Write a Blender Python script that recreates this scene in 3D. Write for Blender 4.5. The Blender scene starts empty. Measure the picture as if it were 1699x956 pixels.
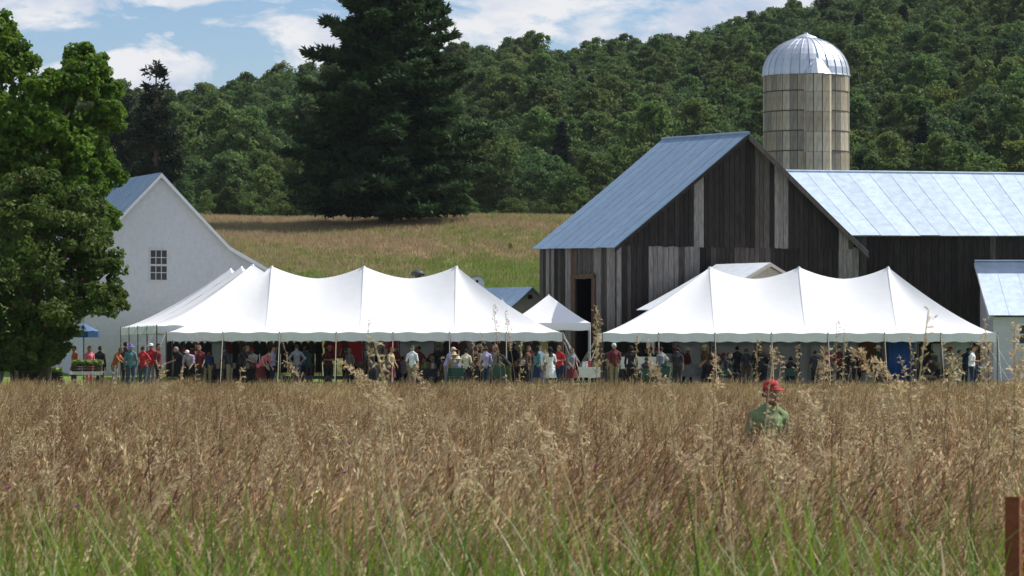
import bpy, bmesh, math, random
import numpy as np
from mathutils import Vector, Matrix
random.seed(7); RNG = np.random.default_rng(7)
scene = bpy.context.scene
R = math.radians
# ---------------------------------------------------------------- camera, sky, sun, exposure
F, HOR, CAMZ = 6000.0, 575.0, 1.6           # focal length in photo pixels, horizon row, eye height
cam = bpy.data.objects.new('camera', bpy.data.cameras.new('camera'))
scene.collection.objects.link(cam)
cam.location = (0, 0, CAMZ)
cam.rotation_euler = (R(90) + math.atan((HOR - 478) / F), 0, 0)
cam.data.sensor_width = 36; cam.data.lens = F / 1699 * 36
cam.data.clip_start = 0.5; cam.data.clip_end = 6000
cam.data.dof.use_dof = True; cam.data.dof.focus_distance = 140; cam.data.dof.aperture_fstop = 20
scene.camera = cam
SUN_EL, SUN_AZ = R(50), R(64)               # azimuth from +Y (away from camera) towards +X (right)
SD = Vector((math.sin(SUN_AZ) * math.cos(SUN_EL), math.cos(SUN_AZ) * math.cos(SUN_EL), math.sin(SUN_EL)))
w = bpy.data.worlds.new('World'); scene.world = w; w.use_nodes = True
nt = w.node_tree; N = nt.nodes; L = nt.links; N.clear()
def wn(t, **k):
    n = N.new(t)
    for a, b in k.items(): setattr(n, a, b)
    return n
sky = wn('ShaderNodeTexSky', sky_type='NISHITA', sun_disc=False)
sky.sun_elevation = SUN_EL; sky.sun_rotation = SUN_AZ; sky.air_density = 1.0; sky.dust_density = 0.3; sky.ozone_density = 2.0
tc = wn('ShaderNodeTexCoord'); mp = wn('ShaderNodeMapping'); mp.inputs['Scale'].default_value = (23, 23, 52); mp.inputs['Location'].default_value = (3.3, 0.4, 1.9)
no = wn('ShaderNodeTexNoise'); no.inputs['Scale'].default_value = 1; no.inputs['Detail'].default_value = 9; no.inputs['Roughness'].default_value = .58; no.inputs['Distortion'].default_value = .4
rp = wn('ShaderNodeValToRGB'); rp.color_ramp.elements[0].position = .45; rp.color_ramp.elements[1].position = .525
no2 = wn('ShaderNodeTexNoise'); no2.inputs['Scale'].default_value = 1.7; no2.inputs['Detail'].default_value = 6
cr = wn('ShaderNodeValToRGB'); cr.color_ramp.elements[0].position = .35; cr.color_ramp.elements[1].position = .62
cr.color_ramp.elements[0].color = (.56, .66, .84, 1); cr.color_ramp.elements[1].color = (.94, .95, .98, 1)
sc_ = wn('ShaderNodeVectorMath', operation='SCALE'); sc_.inputs['Scale'].default_value = 12.4
hs = wn('ShaderNodeHueSaturation'); hs.inputs['Saturation'].default_value = 1.35; hs.inputs['Value'].default_value = 1.3
mx = wn('ShaderNodeMixRGB'); bg = wn('ShaderNodeBackground'); bg.inputs['Strength'].default_value = .06; wo = wn('ShaderNodeOutputWorld')
L.new(tc.outputs['Generated'], mp.inputs[0]); L.new(mp.outputs[0], no.inputs[0]); L.new(mp.outputs[0], no2.inputs[0])
L.new(no.outputs[0], rp.inputs[0]); L.new(no2.outputs[0], cr.inputs[0])
L.new(rp.outputs[0], mx.inputs[0]); L.new(sky.outputs[0], hs.inputs['Color']); bl_ = wn('ShaderNodeMixRGB', blend_type='MULTIPLY'); bl_.inputs[0].default_value = 1; bl_.inputs[2].default_value = (1.0, .98, 1.16, 1); L.new(hs.outputs[0], bl_.inputs[1]); L.new(bl_.outputs[0], mx.inputs[1]); L.new(cr.outputs[0], sc_.inputs[0]); L.new(sc_.outputs[0], mx.inputs[2])
L.new(mx.outputs[0], bg.inputs[0]); L.new(bg.outputs[0], wo.inputs[0])
sl = bpy.data.lights.new('sun', 'SUN'); sl.energy = 5.0; sl.angle = R(.53); sl.color = (1, .95, .87)
so = bpy.data.objects.new('sun', sl); scene.collection.objects.link(so)
so.rotation_euler = SD.to_track_quat('Z', 'Y').to_euler()
vs = scene.view_settings; vs.view_transform = 'Standard'; vs.look = 'None'; vs.gamma = 1; vs.exposure = 0.28; vs.use_curve_mapping = False

# ---------------------------------------------------------------- helpers
def X(px, d): return (px - 849.5) / F * d
def Z(py, d): return CAMZ + (HOR - py) / F * d
def PX(x, d): return 849.5 + x / d * F
MATS = {}
def mat(name, col, rough=.8, var=.15, scale=6.0, stretch=(1, 1, 1), bump=.0, metal=0.0, transl=0.0, tint=None, col2=None, spec=.3, objrand=0.0, bscale=None):
    if name in MATS: return MATS[name]
    m = bpy.data.materials.new(name); m.use_nodes = True; MATS[name] = m
    n = m.node_tree.nodes; l = m.node_tree.links; b = n['Principled BSDF']
    b.inputs['Roughness'].default_value = rough; b.inputs['Metallic'].default_value = metal
    b.inputs['Specular IOR Level'].default_value = spec
    g = n.new('ShaderNodeTexCoord'); mp = n.new('ShaderNodeMapping'); mp.inputs['Scale'].default_value = stretch
    ns = n.new('ShaderNodeTexNoise'); ns.inputs['Scale'].default_value = scale; ns.inputs['Detail'].default_value = 5
    l.new(g.outputs['Object'], mp.inputs[0]); l.new(mp.outputs[0], ns.inputs[0])
    r = n.new('ShaderNodeValToRGB'); r.color_ramp.elements[0].position = .3; r.color_ramp.elements[1].position = .7
    c = np.array(col[:3]); c2 = np.array(col2[:3]) if col2 else np.clip(c * (1 + var), 0, .95)
    c1 = c * (1 - var) if not col2 else c
    r.color_ramp.elements[0].color = (*c1, 1); r.color_ramp.elements[1].color = (*c2, 1)
    l.new(ns.outputs[0], r.inputs[0]); out = r.outputs[0]
    if tint:
        a = n.new('ShaderNodeAttribute'); a.attribute_name = 'tint'
        q = n.new('ShaderNodeMixRGB'); q.inputs[2].default_value = (*tint, 1); l.new(a.outputs['Fac'], q.inputs[0]); l.new(out, q.inputs[1]); out = q.outputs[0]
    if objrand:
        oi = n.new('ShaderNodeObjectInfo'); h = n.new('ShaderNodeHueSaturation')
        ma = n.new('ShaderNodeMapRange'); ma.inputs[3].default_value = 1 - objrand; ma.inputs[4].default_value = 1 + objrand
        mh = n.new('ShaderNodeMapRange'); mh.inputs[3].default_value = .5 - objrand * .07; mh.inputs[4].default_value = .5 + objrand * .05
        mm = n.new('ShaderNodeMath'); mm.operation = 'MULTIPLY'; mm.inputs[1].default_value = 7.31
        mf = n.new('ShaderNodeMath'); mf.operation = 'FRACT'
        l.new(oi.outputs['Random'], ma.inputs[0]); l.new(oi.outputs['Random'], mm.inputs[0]); l.new(mm.outputs[0], mf.inputs[0]); l.new(mf.outputs[0], mh.inputs[0])
        l.new(ma.outputs[0], h.inputs['Value']); l.new(mh.outputs[0], h.inputs['Hue']); l.new(out, h.inputs['Color']); out = h.outputs[0]
    l.new(out, b.inputs['Base Color'])
    if bump:
        bp = n.new('ShaderNodeBump'); bp.inputs['Strength'].default_value = bump; bp.inputs['Distance'].default_value = .05
        nb = n.new('ShaderNodeTexNoise'); nb.inputs['Scale'].default_value = bscale or scale * 3; nb.inputs['Detail'].default_value = 4
        l.new(mp.outputs[0], nb.inputs[0]); l.new(nb.outputs[0], bp.inputs['Height']); l.new(bp.outputs[0], b.inputs['Normal'])
    if transl:
        t = n.new('ShaderNodeBsdfTranslucent'); ms = n.new('ShaderNodeMixShader'); ms.inputs[0].default_value = transl
        l.new(out, t.inputs[0]); l.new(b.outputs[0], ms.inputs[1]); l.new(t.outputs[0], ms.inputs[2]); l.new(ms.outputs[0], n['Material Output'].inputs[0])
    return m
def tag(o, label=None, cat=None, group=None, kind=None):
    if label: o['label'] = label
    if cat: o['category'] = cat
    if group: o['group'] = group
    if kind: o['kind'] = kind
    return o
def link(o, parent=None):
    scene.collection.objects.link(o)
    if parent: o.parent = parent
    return o
def thing(name, label, cat, loc=(0, 0, 0), rz=0, group=None):
    o = bpy.data.objects.new(name, None); o.empty_display_size = .2; link(o); o.location = loc; o.rotation_euler = (0, 0, rz)
    return tag(o, label, cat, group)
class MB:
    """collects shapes in world space; build() links them as one mesh object"""
    def __init__(s): s.v = []; s.f = []
    def add(s, vs, fs):
        k = len(s.v); s.v += [tuple(v) for v in vs]; s.f += [tuple(k + i for i in f) for f in fs]; return s
    def box(s, c, size, rz=0, rx=0):
        M = Matrix.Translation(c) @ Matrix.Rotation(rz, 4, 'Z') @ Matrix.Rotation(rx, 4, 'X')
        a, b, d = [q / 2 for q in size]
        vs = [M @ Vector((x, y, z)) for x in (-a, a) for y in (-b, b) for z in (-d, d)]
        return s.add(vs, [(0, 1, 3, 2), (4, 6, 7, 5), (0, 4, 5, 1), (2, 3, 7, 6), (0, 2, 6, 4), (1, 5, 7, 3)])
    def slab(s, quad, t):
        """quad (3+ world points) thickened by vector t"""
        n = len(quad); q = [Vector(p) for p in quad]; t = Vector(t); vs = q + [p + t for p in q]
        fs = [tuple(range(n))[::-1], tuple(range(n, 2 * n))] + [(i, (i + 1) % n, n + (i + 1) % n, n + i) for i in range(n)]
        return s.add(vs, fs)
    def tube(s, path, rad, n=6, cap=True):
        P = [Vector(p) for p in path]; rad = rad if isinstance(rad, (list, tuple)) else [rad] * len(P); vs = []
        for i, p in enumerate(P):
            t = (P[min(i + 1, len(P) - 1)] - P[max(i - 1, 0)]).normalized()
            a = t.orthogonal().normalized() if i == 0 else (a - t * a.dot(t)).normalized()
            b = t.cross(a)
            vs += [p + (a * math.cos(2 * math.pi * k / n) + b * math.sin(2 * math.pi * k / n)) * rad[i] for k in range(n)]
        fs = [(i * n + k, i * n + (k + 1) % n, (i + 1) * n + (k + 1) % n, (i + 1) * n + k) for i in range(len(P) - 1) for k in range(n)]
        if cap: fs += [tuple(range(n))[::-1], tuple(range((len(P) - 1) * n, len(P) * n))]
        return s.add(vs, fs)
    def lathe(s, prof, c=(0, 0, 0), n=16, a0=0, a1=2 * math.pi, sx=1, sy=1):
        full = abs(a1 - a0) > 6.28; m = n if full else n + 1; vs = []
        for r, z in prof:
            for k in range(m):
                a = a0 + (a1 - a0) * k / n; vs.append((c[0] + r * sx * math.cos(a), c[1] + r * sy * math.sin(a), c[2] + z))
        fs = [(i * m + k, i * m + (k + 1) % m, (i + 1) * m + (k + 1) % m, (i + 1) * m + k) for i in range(len(prof) - 1) for k in range(n)]
        return s.add(vs, fs)
    def ball(s, c, r, n=10):
        r = r if isinstance(r, (list, tuple)) else (r, r, r)
        return s.lathe([(max(math.sin(math.pi * i / n), .001), -math.cos(math.pi * i / n)) for i in range(n + 1)], (0, 0, 0), n).xf_last((n + 1) * n, c, r)
    def xf_last(s, k, c, r):
        for i in range(len(s.v) - k, len(s.v)):
            v = s.v[i]; s.v[i] = (c[0] + v[0] * r[0], c[1] + v[1] * r[1], c[2] + v[2] * r[2])
        return s
    def mesh(s, name, smooth=False, off=(0, 0, 0)):
        me = bpy.data.meshes.new(name); o = Vector(off)
        me.from_pydata([tuple(Vector(v) - o) for v in s.v], [], s.f); me.update()
        bm = bmesh.new(); bm.from_mesh(me); bmesh.ops.recalc_face_normals(bm, faces=bm.faces); bm.to_mesh(me); bm.free()
        if smooth: me.shade_smooth()
        return me
    def build(s, name, m, parent=None, smooth=False, label=None, cat=None, group=None, kind=None, base=None):
        off = (0, 0, 0)
        if parent is not None:
            off = Vector(parent.location)
            if parent.parent is not None: off = off + Vector(parent.parent.location)
            if parent.type == 'MESH' and parent.get('wbase') is not None: off = Vector(parent['wbase'])
        elif base is not None: off = base
        elif s.v:
            a = np.array(s.v); off = ((a[:, 0].min() + a[:, 0].max()) / 2, (a[:, 1].min() + a[:, 1].max()) / 2, a[:, 2].min())
        me = s.mesh(name, smooth, off); me.materials.append(m)
        o = bpy.data.objects.new(name, me); link(o, parent)
        if parent is None: o.location = off
        return tag(o, label, cat, group, kind)
def ribmesh(name, quads, mats, midx=None, tint=None, smooth=False):
    """quads: (n,4,3) array -> mesh"""
    q = np.asarray(quads, dtype=np.float32); n = len(q); me = bpy.data.meshes.new(name)
    me.vertices.add(n * 4); me.vertices.foreach_set('co', q.reshape(-1))
    me.loops.add(n * 4); me.loops.foreach_set('vertex_index', np.arange(n * 4, dtype=np.int32))
    me.polygons.add(n); me.polygons.foreach_set('loop_start', np.arange(0, n * 4, 4, dtype=np.int32))
    for m in mats: me.materials.append(m)
    if midx is not None: me.polygons.foreach_set('material_index', np.asarray(midx, dtype=np.int32))
    if tint is not None:
        a = me.attributes.new('tint', 'FLOAT', 'POINT'); a.data.foreach_set('value', np.repeat(np.asarray(tint, dtype=np.float32), 4))
    me.update(calc_edges=True)
    return me
def scatter(name, pts, variants, vi, rot, scl, label, cat=None, kind='stuff'):
    me = bpy.data.meshes.new(name); me.from_pydata([tuple(p) for p in pts], [], [])
    a = me.attributes.new('vi', 'INT', 'POINT'); a.data.foreach_set('value', np.asarray(vi, dtype=np.int32))
    a = me.attributes.new('rot', 'FLOAT_VECTOR', 'POINT'); a.data.foreach_set('vector', np.asarray(rot, dtype=np.float32).reshape(-1))
    a = me.attributes.new('scl', 'FLOAT', 'POINT'); a.data.foreach_set('value', np.asarray(scl, dtype=np.float32))
    o = bpy.data.objects.new(name, me); link(o); tag(o, label, cat, None, kind)
    coll = bpy.data.collections.new(name + '_kinds')
    for i, v in enumerate(variants): coll.objects.link(bpy.data.objects.new('%s_kind_%02d' % (name, i), v))
    g = bpy.data.node_groups.new(name, 'GeometryNodeTree')
    g.interface.new_socket('Geometry', in_out='INPUT', socket_type='NodeSocketGeometry'); g.interface.new_socket('Geometry', in_out='OUTPUT', socket_type='NodeSocketGeometry')
    n = g.nodes; l = g.links; gi = n.new('NodeGroupInput'); go = n.new('NodeGroupOutput')
    ci = n.new('GeometryNodeCollectionInfo'); ci.inputs[0].default_value = coll; ci.inputs['Separate Children'].default_value = True; ci.inputs['Reset Children'].default_value = True
    ip = n.new('GeometryNodeInstanceOnPoints'); ip.inputs['Pick Instance'].default_value = True
    def na(nm, t):
        k = n.new('GeometryNodeInputNamedAttribute'); k.data_type = t; k.inputs[0].default_value = nm; return k.outputs[0]
    e = n.new('FunctionNodeEulerToRotation')
    l.new(gi.outputs[0], ip.inputs['Points']); l.new(ci.outputs[0], ip.inputs['Instance']); l.new(na('vi', 'INT'), ip.inputs['Instance Index'])
    l.new(na('rot', 'FLOAT_VECTOR'), e.inputs[0]); l.new(e.outputs[0], ip.inputs['Rotation']); l.new(na('scl', 'FLOAT'), ip.inputs['Scale']); l.new(ip.outputs[0], go.inputs[0])
    md = o.modifiers.new('scatter', 'NODES'); md.node_group = g
    return o

# ---------------------------------------------------------------- materials
M_tent = mat('tent_vinyl', (.80, .80, .81), .55, .02, 3, transl=.05, bump=.05)
M_web = mat('seam_webbing', (.76, .76, .77), .7, .03)
M_wall = mat('shaded_sidewall_vinyl', (.27, .29, .34), .6, .05, 3, transl=.1, bump=.1)  # white vinyl; the shade under the tents is put into this grey-blue
M_rope = mat('rope', (.6, .58, .52), .9)
M_pole = mat('tent_pole', (.12, .09, .07), .6)
M_roof = mat('galvanised_roof', (.50, .59, .69), .55, .12, 2.5, stretch=(1, 1, 1), metal=.15, bump=.25, bscale=5, objrand=.06)
M_roof2 = mat('dimmed_metal_roof', (.20, .29, .40), .6, .1, 2.5, metal=.2, bump=.2, bscale=5, objrand=.06)  # darker, bluer roof metal; the barn's dim left slope is in the colour
BOARD = [mat('board_dark', (.021, .017, .015), .9, .6, 3, (6, 6, .7), bump=.4, objrand=.35),
         mat('board_mid', (.066, .056, .049), .9, .45, 3, (6, 6, .7), bump=.4, objrand=.25),
         mat('board_light', (.19, .175, .16), .9, .4, 3, (6, 6, .7), bump=.4, objrand=.15),
         mat('board_brown', (.085, .052, .034), .9, .35, 3, (6, 6, .7), bump=.4, objrand=.15)]
M_core = mat('dark_core', (.012, .010, .010), 1)
M_clap = mat('white_clapboard', (.56, .565, .585), .7, .06, 5, bump=.05, objrand=.03)
M_trim = mat('white_trim', (.7, .7, .71), .6, .05)
M_pale_roof = mat('pale_roof', (.66, .70, .74), .6, .06, 3, bump=.1)
M_tan = mat('tan_siding', (.42, .38, .33), .8, .1, 4)
M_glass = mat('dark_glass', (.015, .017, .02), .12, .1, spec=.5)
M_conc = [mat('stave_' + n, c, .95, .28, 3.5, (4, 4, .6), bump=.3, objrand=.1) for n, c in (('light', (.37, .325, .25)), ('mid', (.29, .245, .18)), ('grey', (.20, .18, .145)))]
M_hoop = mat('hoop_iron', (.07, .055, .045), .7)
M_dome = mat('dome_steel', (.52, .56, .62), .5, .08, 4, metal=.8, bump=.06, objrand=.08)
M_bark = mat('bark', (.09, .07, .05), .95, .4, 8, (1, 1, .3), bump=.6)
M_blue = mat('blue_tarp', (.015, .075, .30), .6, .15, 4, bump=.1)
M_rust = mat('rusty_iron', (.16, .045, .022), .85, .35, 14, col2=(.26, .085, .035), bump=.35)

# ---------------------------------------------------------------- terrain
NP = np.array([(-40, .0), (0, .15), (6, .38), (10, .36), (16, .18), (24, -.1), (36, -.4), (46, -.42), (62, -.12), (82, .04), (100, .06), (120, -.08), (150, -.12), (170, 0), (180, .3), (190, .85),
               (200, 1.6), (215, 2.95), (230, 4.6), (245, 6.4), (260, 8.2), (273, 9.75), (285, 11.1), (294, 11.9), (302, 12.35), (315, 12.72), (340, 12.85), (380, 13.2), (420, 14.2)])
RG = np.array([(-900, 140), (0, 165), (190, 152), (300, 148), (400, 131), (470, 113), (560, 98), (720, 74), (850, 63), (950, 68), (1080, 57), (1150, 46), (1220, 26), (1310, 4), (1420, -35), (1560, -70), (1699, -100), (2600, -180)], dtype=float)
def ground(x, d):
    x = np.asarray(x, dtype=float); d = np.asarray(d, dtype=float)
    z = np.interp(d, NP[:, 0], NP[:, 1])
    px = 849.5 + x / np.maximum(d, 30) * F
    zt = CAMZ + (HOR - np.interp(px, RG[:, 0], RG[:, 1])) / F * 800 - 12.4
    s = np.clip((d - 420) / 380, 0, 1)
    z = z + (zt - 14.2) * s ** 1.12 - np.clip((d - 820) / 900, 0, 1) * 30
    u = np.sin(x * .21 + d * .05) * .5 + np.sin(x * .083 - d * .11 + 1) * .5
    return z + u * np.interp(d, [0, 20, 60, 140, 175, 230, 420, 800], [.02, .06, .08, .02, .03, .25, .5, 1.2])
ys = np.concatenate([np.arange(-30, 60, 1.5), np.arange(60, 170, 3), np.arange(170, 340, 2.5), np.arange(340, 900, 12), np.array([950, 1050, 1200, 1500, 2000, 3000])])
xs = np.concatenate([-np.array([2500, 1500, 900, 600, 420, 320, 240]), np.arange(-190, 191, 3.0), np.array([240, 320, 420, 600, 900, 1500, 2500])])
gx, gy = np.meshgrid(xs, ys); gz = ground(gx, gy)
vv = np.stack([gx, gy, gz], -1).reshape(-1, 3); nx, ny = len(xs), len(ys)
ff = [(j * nx + i, j * nx + i + 1, (j + 1) * nx + i + 1, (j + 1) * nx + i) for j in range(ny - 1) for i in range(nx - 1)]
me = bpy.data.meshes.new('ground'); me.from_pydata(vv.tolist(), [], ff); me.shade_smooth()
def ground_mat():
    m = bpy.data.materials.new('meadow_ground'); m.use_nodes = True; n = m.node_tree.nodes; l = m.node_tree.links; b = n['Principled BSDF']
    b.inputs['Roughness'].default_value = 1; b.inputs['Specular IOR Level'].default_value = .1
    g = n.new('ShaderNodeNewGeometry'); sp = n.new('ShaderNodeSeparateXYZ'); l.new(g.outputs['Position'], sp.inputs[0])
    mp = n.new('ShaderNodeMapping'); mp.inputs['Scale'].default_value = (.035, .11, .0); l.new(g.outputs['Position'], mp.inputs[0])
    a = n.new('ShaderNodeTexNoise'); a.inputs['Scale'].default_value = 1; a.inputs['Detail'].default_value = 7; a.inputs['Roughness'].default_value = .6; l.new(mp.outputs[0], a.inputs[0])
    # meadow bands: green by the buildings, tan hay above
    mr = n.new('ShaderNodeMapRange'); mr.inputs[1].default_value = 238; mr.inputs[2].default_value = 262; l.new(sp.outputs['Y'], mr.inputs[0])
    ad = n.new('ShaderNodeMath'); ad.operation = 'MULTIPLY_ADD'; ad.inputs[1].default_value = 2.6; ad.inputs[2].default_value = -1.3; l.new(a.outputs[0], ad.inputs[0])
    su = n.new('ShaderNodeMath'); su.operation = 'ADD'; su.use_clamp = True; l.new(mr.outputs[0], su.inputs[0]); l.new(ad.outputs[0], su.inputs[1])
    m1 = n.new('ShaderNodeMixRGB'); m1.inputs[1].default_value = (.13, .19, .042, 1); m1.inputs[2].default_value = (.27, .21, .115, 1); l.new(su.outputs[0], m1.inputs[0])
    f = n.new('ShaderNodeTexNoise'); f.inputs['Scale'].default_value = 2.2; f.inputs['Detail'].default_value = 6; l.new(g.outputs['Position'], f.inputs[0])
    m2 = n.new('ShaderNodeMixRGB'); m2.blend_type = 'OVERLAY'; m2.inputs[0].default_value = .7; l.new(m1.outputs[0], m2.inputs[1]); l.new(f.outputs[0], m2.inputs[2])
    l.new(m2.outputs[0], b.inputs['Base Color'])
    bp = n.new('ShaderNodeBump'); bp.inputs['Strength'].default_value = .8; bp.inputs['Distance'].default_value = .3; l.new(f.outputs[0], bp.inputs['Height']); l.new(bp.outputs[0], b.inputs['Normal'])
    return m
me.materials.append(ground_mat()); go = bpy.data.objects.new('ground', me); link(go); tag(go, kind='structure')
def G(x, d): return float(ground(x, d))

# ---------------------------------------------------------------- buildings
def V3(p, z): return Vector((p[0], p[1], z))
def board_wall(parent, p0, dirv, s0, s1, zlo, zhi, pick, width=.27, nout=None, name='board', thick=.04):
    """vertical boards from s0 to s1 along dirv; zlo/zhi are functions of s"""
    s = s0; d = Vector((dirv[0], dirv[1], 0)); nn = Vector(nout); i = 0
    while s < s1 - .03:
        e = min(s + width * random.uniform(.8, 1.25), s1); g = .012; c = (s + e) / 2
        if s1 - e < .1: e = s1
        lo = zlo(c); j = random.uniform(-.012, .012)
        if zhi(c) - lo > .05:
            a = Vector((p0[0], p0[1], 0)) + nn * (.03 + j)
            q = [a + d * (s + g) + Vector((0, 0, lo + random.uniform(-.03, .02))), a + d * (e - g) + Vector((0, 0, lo + random.uniform(-.03, .02))),
                 a + d * (e - g) + Vector((0, 0, zhi(e - g))), a + d * (s + g) + Vector((0, 0, zhi(s + g)))]
            MB().slab(q, nn * thick).build(name, BOARD[pick(c)], parent)
        s = e; i += 1
def roof_panels(parent, e0, e1, r0, r1, m, n, t=.03, name='roof_sheet'):
    """sheets between eave line e0-e1 and ridge line r0-r1, each a part with a raised seam"""
    e0, e1, r0, r1 = map(Vector, (e0, e1, r0, r1)); nr = ((e1 - e0).cross(r0 - e0)).normalized()
    if nr.z < 0: nr = -nr
    for i in range(n):
        a, b = i / n, (i + 1) / n; g = 0; b2 = b - g
        lift = nr * (.002 * (i % 2)); jag = (r0 - e0).normalized() * random.uniform(-.03, .03)
        k = 4; mb = MB()
        pts = []
        for q in range(k + 1):
            f = q / k; sag = nr * (-.04 * math.sin(math.pi * f) + random.uniform(-.002, .002))
            pts.append((e0.lerp(e1, a).lerp(r0.lerp(r1, a), f) + lift + sag + (jag if q == 0 else Vector()), e0.lerp(e1, b2).lerp(r0.lerp(r1, b2), f) + lift + sag + (jag if q == 0 else Vector())))
        for q in range(k): mb.slab([pts[q][0], pts[q][1], pts[q + 1][1], pts[q + 1][0]], nr * t)
        sw = (e1 - e0).normalized() * .025
        for q in range(k): mb.slab([pts[q][0] + nr * t, pts[q][0] + sw + nr * t, pts[q + 1][0] + sw + nr * t, pts[q + 1][0] + nr * t], nr * .012)
        mb.build(name, m, parent)

def build_barn():
    wv = Vector((.89, .46, 0)).normalized(); rv = Vector((-.46, .89, 0)).normalized(); no = -rv; nl = -wv
    P = Vector((4.69, 163, 0)); W = 12.93; PK = 6.75; ze = 6.2; zp = 11.3; LEN = 7.3; zb = -.25
    barn = thing('barn', 'weathered dark board barn with metal roof and front gable behind the right marquee', 'barn', (P.x + 5, P.y + 5, 0))
    def rake(s): return ze + (zp - ze) * (s / PK if s < PK else (W - s) / (W - PK))
    def at(s, z, out=0): return P + wv * s + no * out + Vector((0, 0, z))
    core = MB()
    core.slab([at(0.06, zb), at(W - .06, zb), at(W - .06, ze - .1), at(PK, zp - .15), at(.06, ze - .1)], rv * .1)
    Q = P + rv * LEN
    core.slab([Q + Vector((0, 0, zb)), Q + wv * W + Vector((0, 0, zb)), Q + wv * W + Vector((0, 0, ze)), Q + wv * PK + Vector((0, 0, zp - .1)), Q + Vector((0, 0, ze))], -rv * .1)
    core.slab([at(W, zb), at(W, zb) + rv * LEN, at(W, ze) + rv * LEN, at(W, ze)], -wv * .1)
    # left side wall core leaves the doorway open
    d0, d1, dh = 2.0, 3.7, 4.7
    for a, b, lo, hi in ((0, d0, zb, ze), (d1, LEN, zb, ze), (d0, d1, dh, ze)):
        core.slab([P + rv * a + Vector((0, 0, lo)), P + rv * b + Vector((0, 0, lo)), P + rv * b + Vector((0, 0, hi)), P + rv * a + Vector((0, 0, hi))], wv * .1)
    core.build('wall_core', M_core, barn)
    def pxs(s): q = P + wv * s; return PX(q.x, q.y)
    def inr(p, rs): return any(a <= p <= b for a, b in rs)
    def up(s):
        p = pxs(s)
        return 2 if inr(p, ((1152, 1168), (1285, 1306), (1392, 1408))) else 1 if inr(p, ((1254, 1275), (1408, 1432), (1196, 1202))) else 0
    def lo(s):
        p = pxs(s)
        return 2 if inr(p, ((1018, 1034), (1078, 1128), (1136, 1164), (1392, 1425))) else 1 if inr(p, ((1128, 1136), (1214, 1276), (1040, 1046), (1180, 1188))) else 0
    board_wall(barn, P, wv, 0, W, lambda s: zb, lambda s: min(ze + .05, rake(s) - .05), lo, nout=no)
    board_wall(barn, P, wv, .3, W - .3, lambda s: ze - .06, lambda s: rake(s) - .06, up, nout=no * 1.0 + Vector((0, 0, 0)), thick=.075)
    # side wall with doorway
    side = lambda s: random.choice((2, 2, 2, 1, 0)) if s > 4.2 else (3 if 1.6 < s < 4.1 else 1)
    board_wall(barn, P, rv, 0, d0, lambda s: zb, lambda s: ze, lambda s: random.choice((1, 2, 2)), nout=nl)
    board_wall(barn, P, rv, d1, LEN, lambda s: zb, lambda s: ze, side, nout=nl)
    board_wall(barn, P, rv, d0, d1, lambda s: dh, lambda s: ze, lambda s: 1, nout=nl)
    for s in (d0 - .1, d1 + .1):
        MB().slab([P + rv * (s - .16) + nl * .09 + Vector((0, 0, zb)), P + rv * (s + .16) + nl * .09 + Vector((0, 0, zb)), P + rv * (s + .16) + nl * .09 + Vector((0, 0, dh + .1)), P + rv * (s - .16) + nl * .09 + Vector((0, 0, dh + .1))], nl * .06).build('door_jamb', BOARD[3], barn)
    MB().slab([P + rv * (d0 - .26) + nl * .16 + Vector((0, 0, dh)), P + rv * (d1 + .26) + nl * .16 + Vector((0, 0, dh)), P + rv * (d1 + .26) + nl * .16 + Vector((0, 0, dh + .22)), P + rv * (d0 - .26) + nl * .16 + Vector((0, 0, dh + .22))], nl * .05).build('door_lintel', BOARD[3], barn)
    # roof: left slope (seen) and right slope
    oh = .3; of = .4; sl = (zp - ze) / PK; sr = (zp - ze) / (W - PK)
    up_ = Vector((0, 0, .06))
    eL = at(-oh, ze - oh * sl) + up_; pk = at(PK, zp) + up_; eR = at(W + oh, ze - oh * sr) + up_
    far = rv * (LEN + .3) + Vector((0, 0, .12))
    roof_panels(barn, eL + no * of, eL + far, pk + no * of, pk + far, M_roof2, 10)
    roof_panels(barn, eR + far, eR + no * of, pk + far, pk + no * of, M_roof2, 10)
    # bargeboards, and soffit lookouts
    for a, b, k in ((eL, pk, 0), (pk, eR, 3)):
        q0, q1 = a + no * (of + .005), b + no * (of + .005); dn = Vector((0, 0, -.30 if k else -.2))
        MB().slab([q0 + dn, q1 + dn, q1 - up_ * .3, q0 - up_ * .3], no * .04).build('bargeboard', BOARD[k] if k == 0 else BOARD[1], barn)
    MB().tube([pk + no * of + Vector((0, 0, .05)), pk + far + Vector((0, 0, .05))], .07, 6).build('ridge_cap', M_roof2, barn)
    # ---- long wing to the right
    wing = thing('barn_wing', 'long dark board barn wing with pale metal roof right of the gable', 'barn', (24, 174, 0))
    wy = 169.6; x0 = X(1436, wy); x1 = 40.0; we = Z(391, wy - .4); ry = 174.9; zr = Z(285, ry)
    MB().box(((15.6 + x1) / 2, wy + .16, (we + zb) / 2), (x1 - 15.6, .1, we - zb - .1)).build('wall_core', M_core, wing)
    MB().box(((17 + x1) / 2, ry + 5.2, (we + zb) / 2), (x1 - 17, .1, we - zb - .1)).build('rear_wall', BOARD[0], wing)
    MB().slab([(x1, wy + .1, zb), (x1, ry + 5.3, zb), (x1, ry + 5.3, we), (x1, ry, zr - .1), (x1, wy + .1, we)], (-.1, 0, 0)).build('end_wall', BOARD[0], wing)
    board_wall(wing, (0, wy + .1), (1, 0), x0 - .9, x1 - .1, lambda s: zb, lambda s: we - .02, lambda s: 1 if random.random() < .1 else 0, width=.3, nout=(0, -1, 0))
    xl = X(1292, ry) - 1.0
    roof_panels(wing, (xl + 2.6, wy - .4, we), (x1 + .3, wy - .4, we - .06), (xl + .3, ry, zr), (x1 + .3, ry, zr - .32), M_roof, 28)
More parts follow.
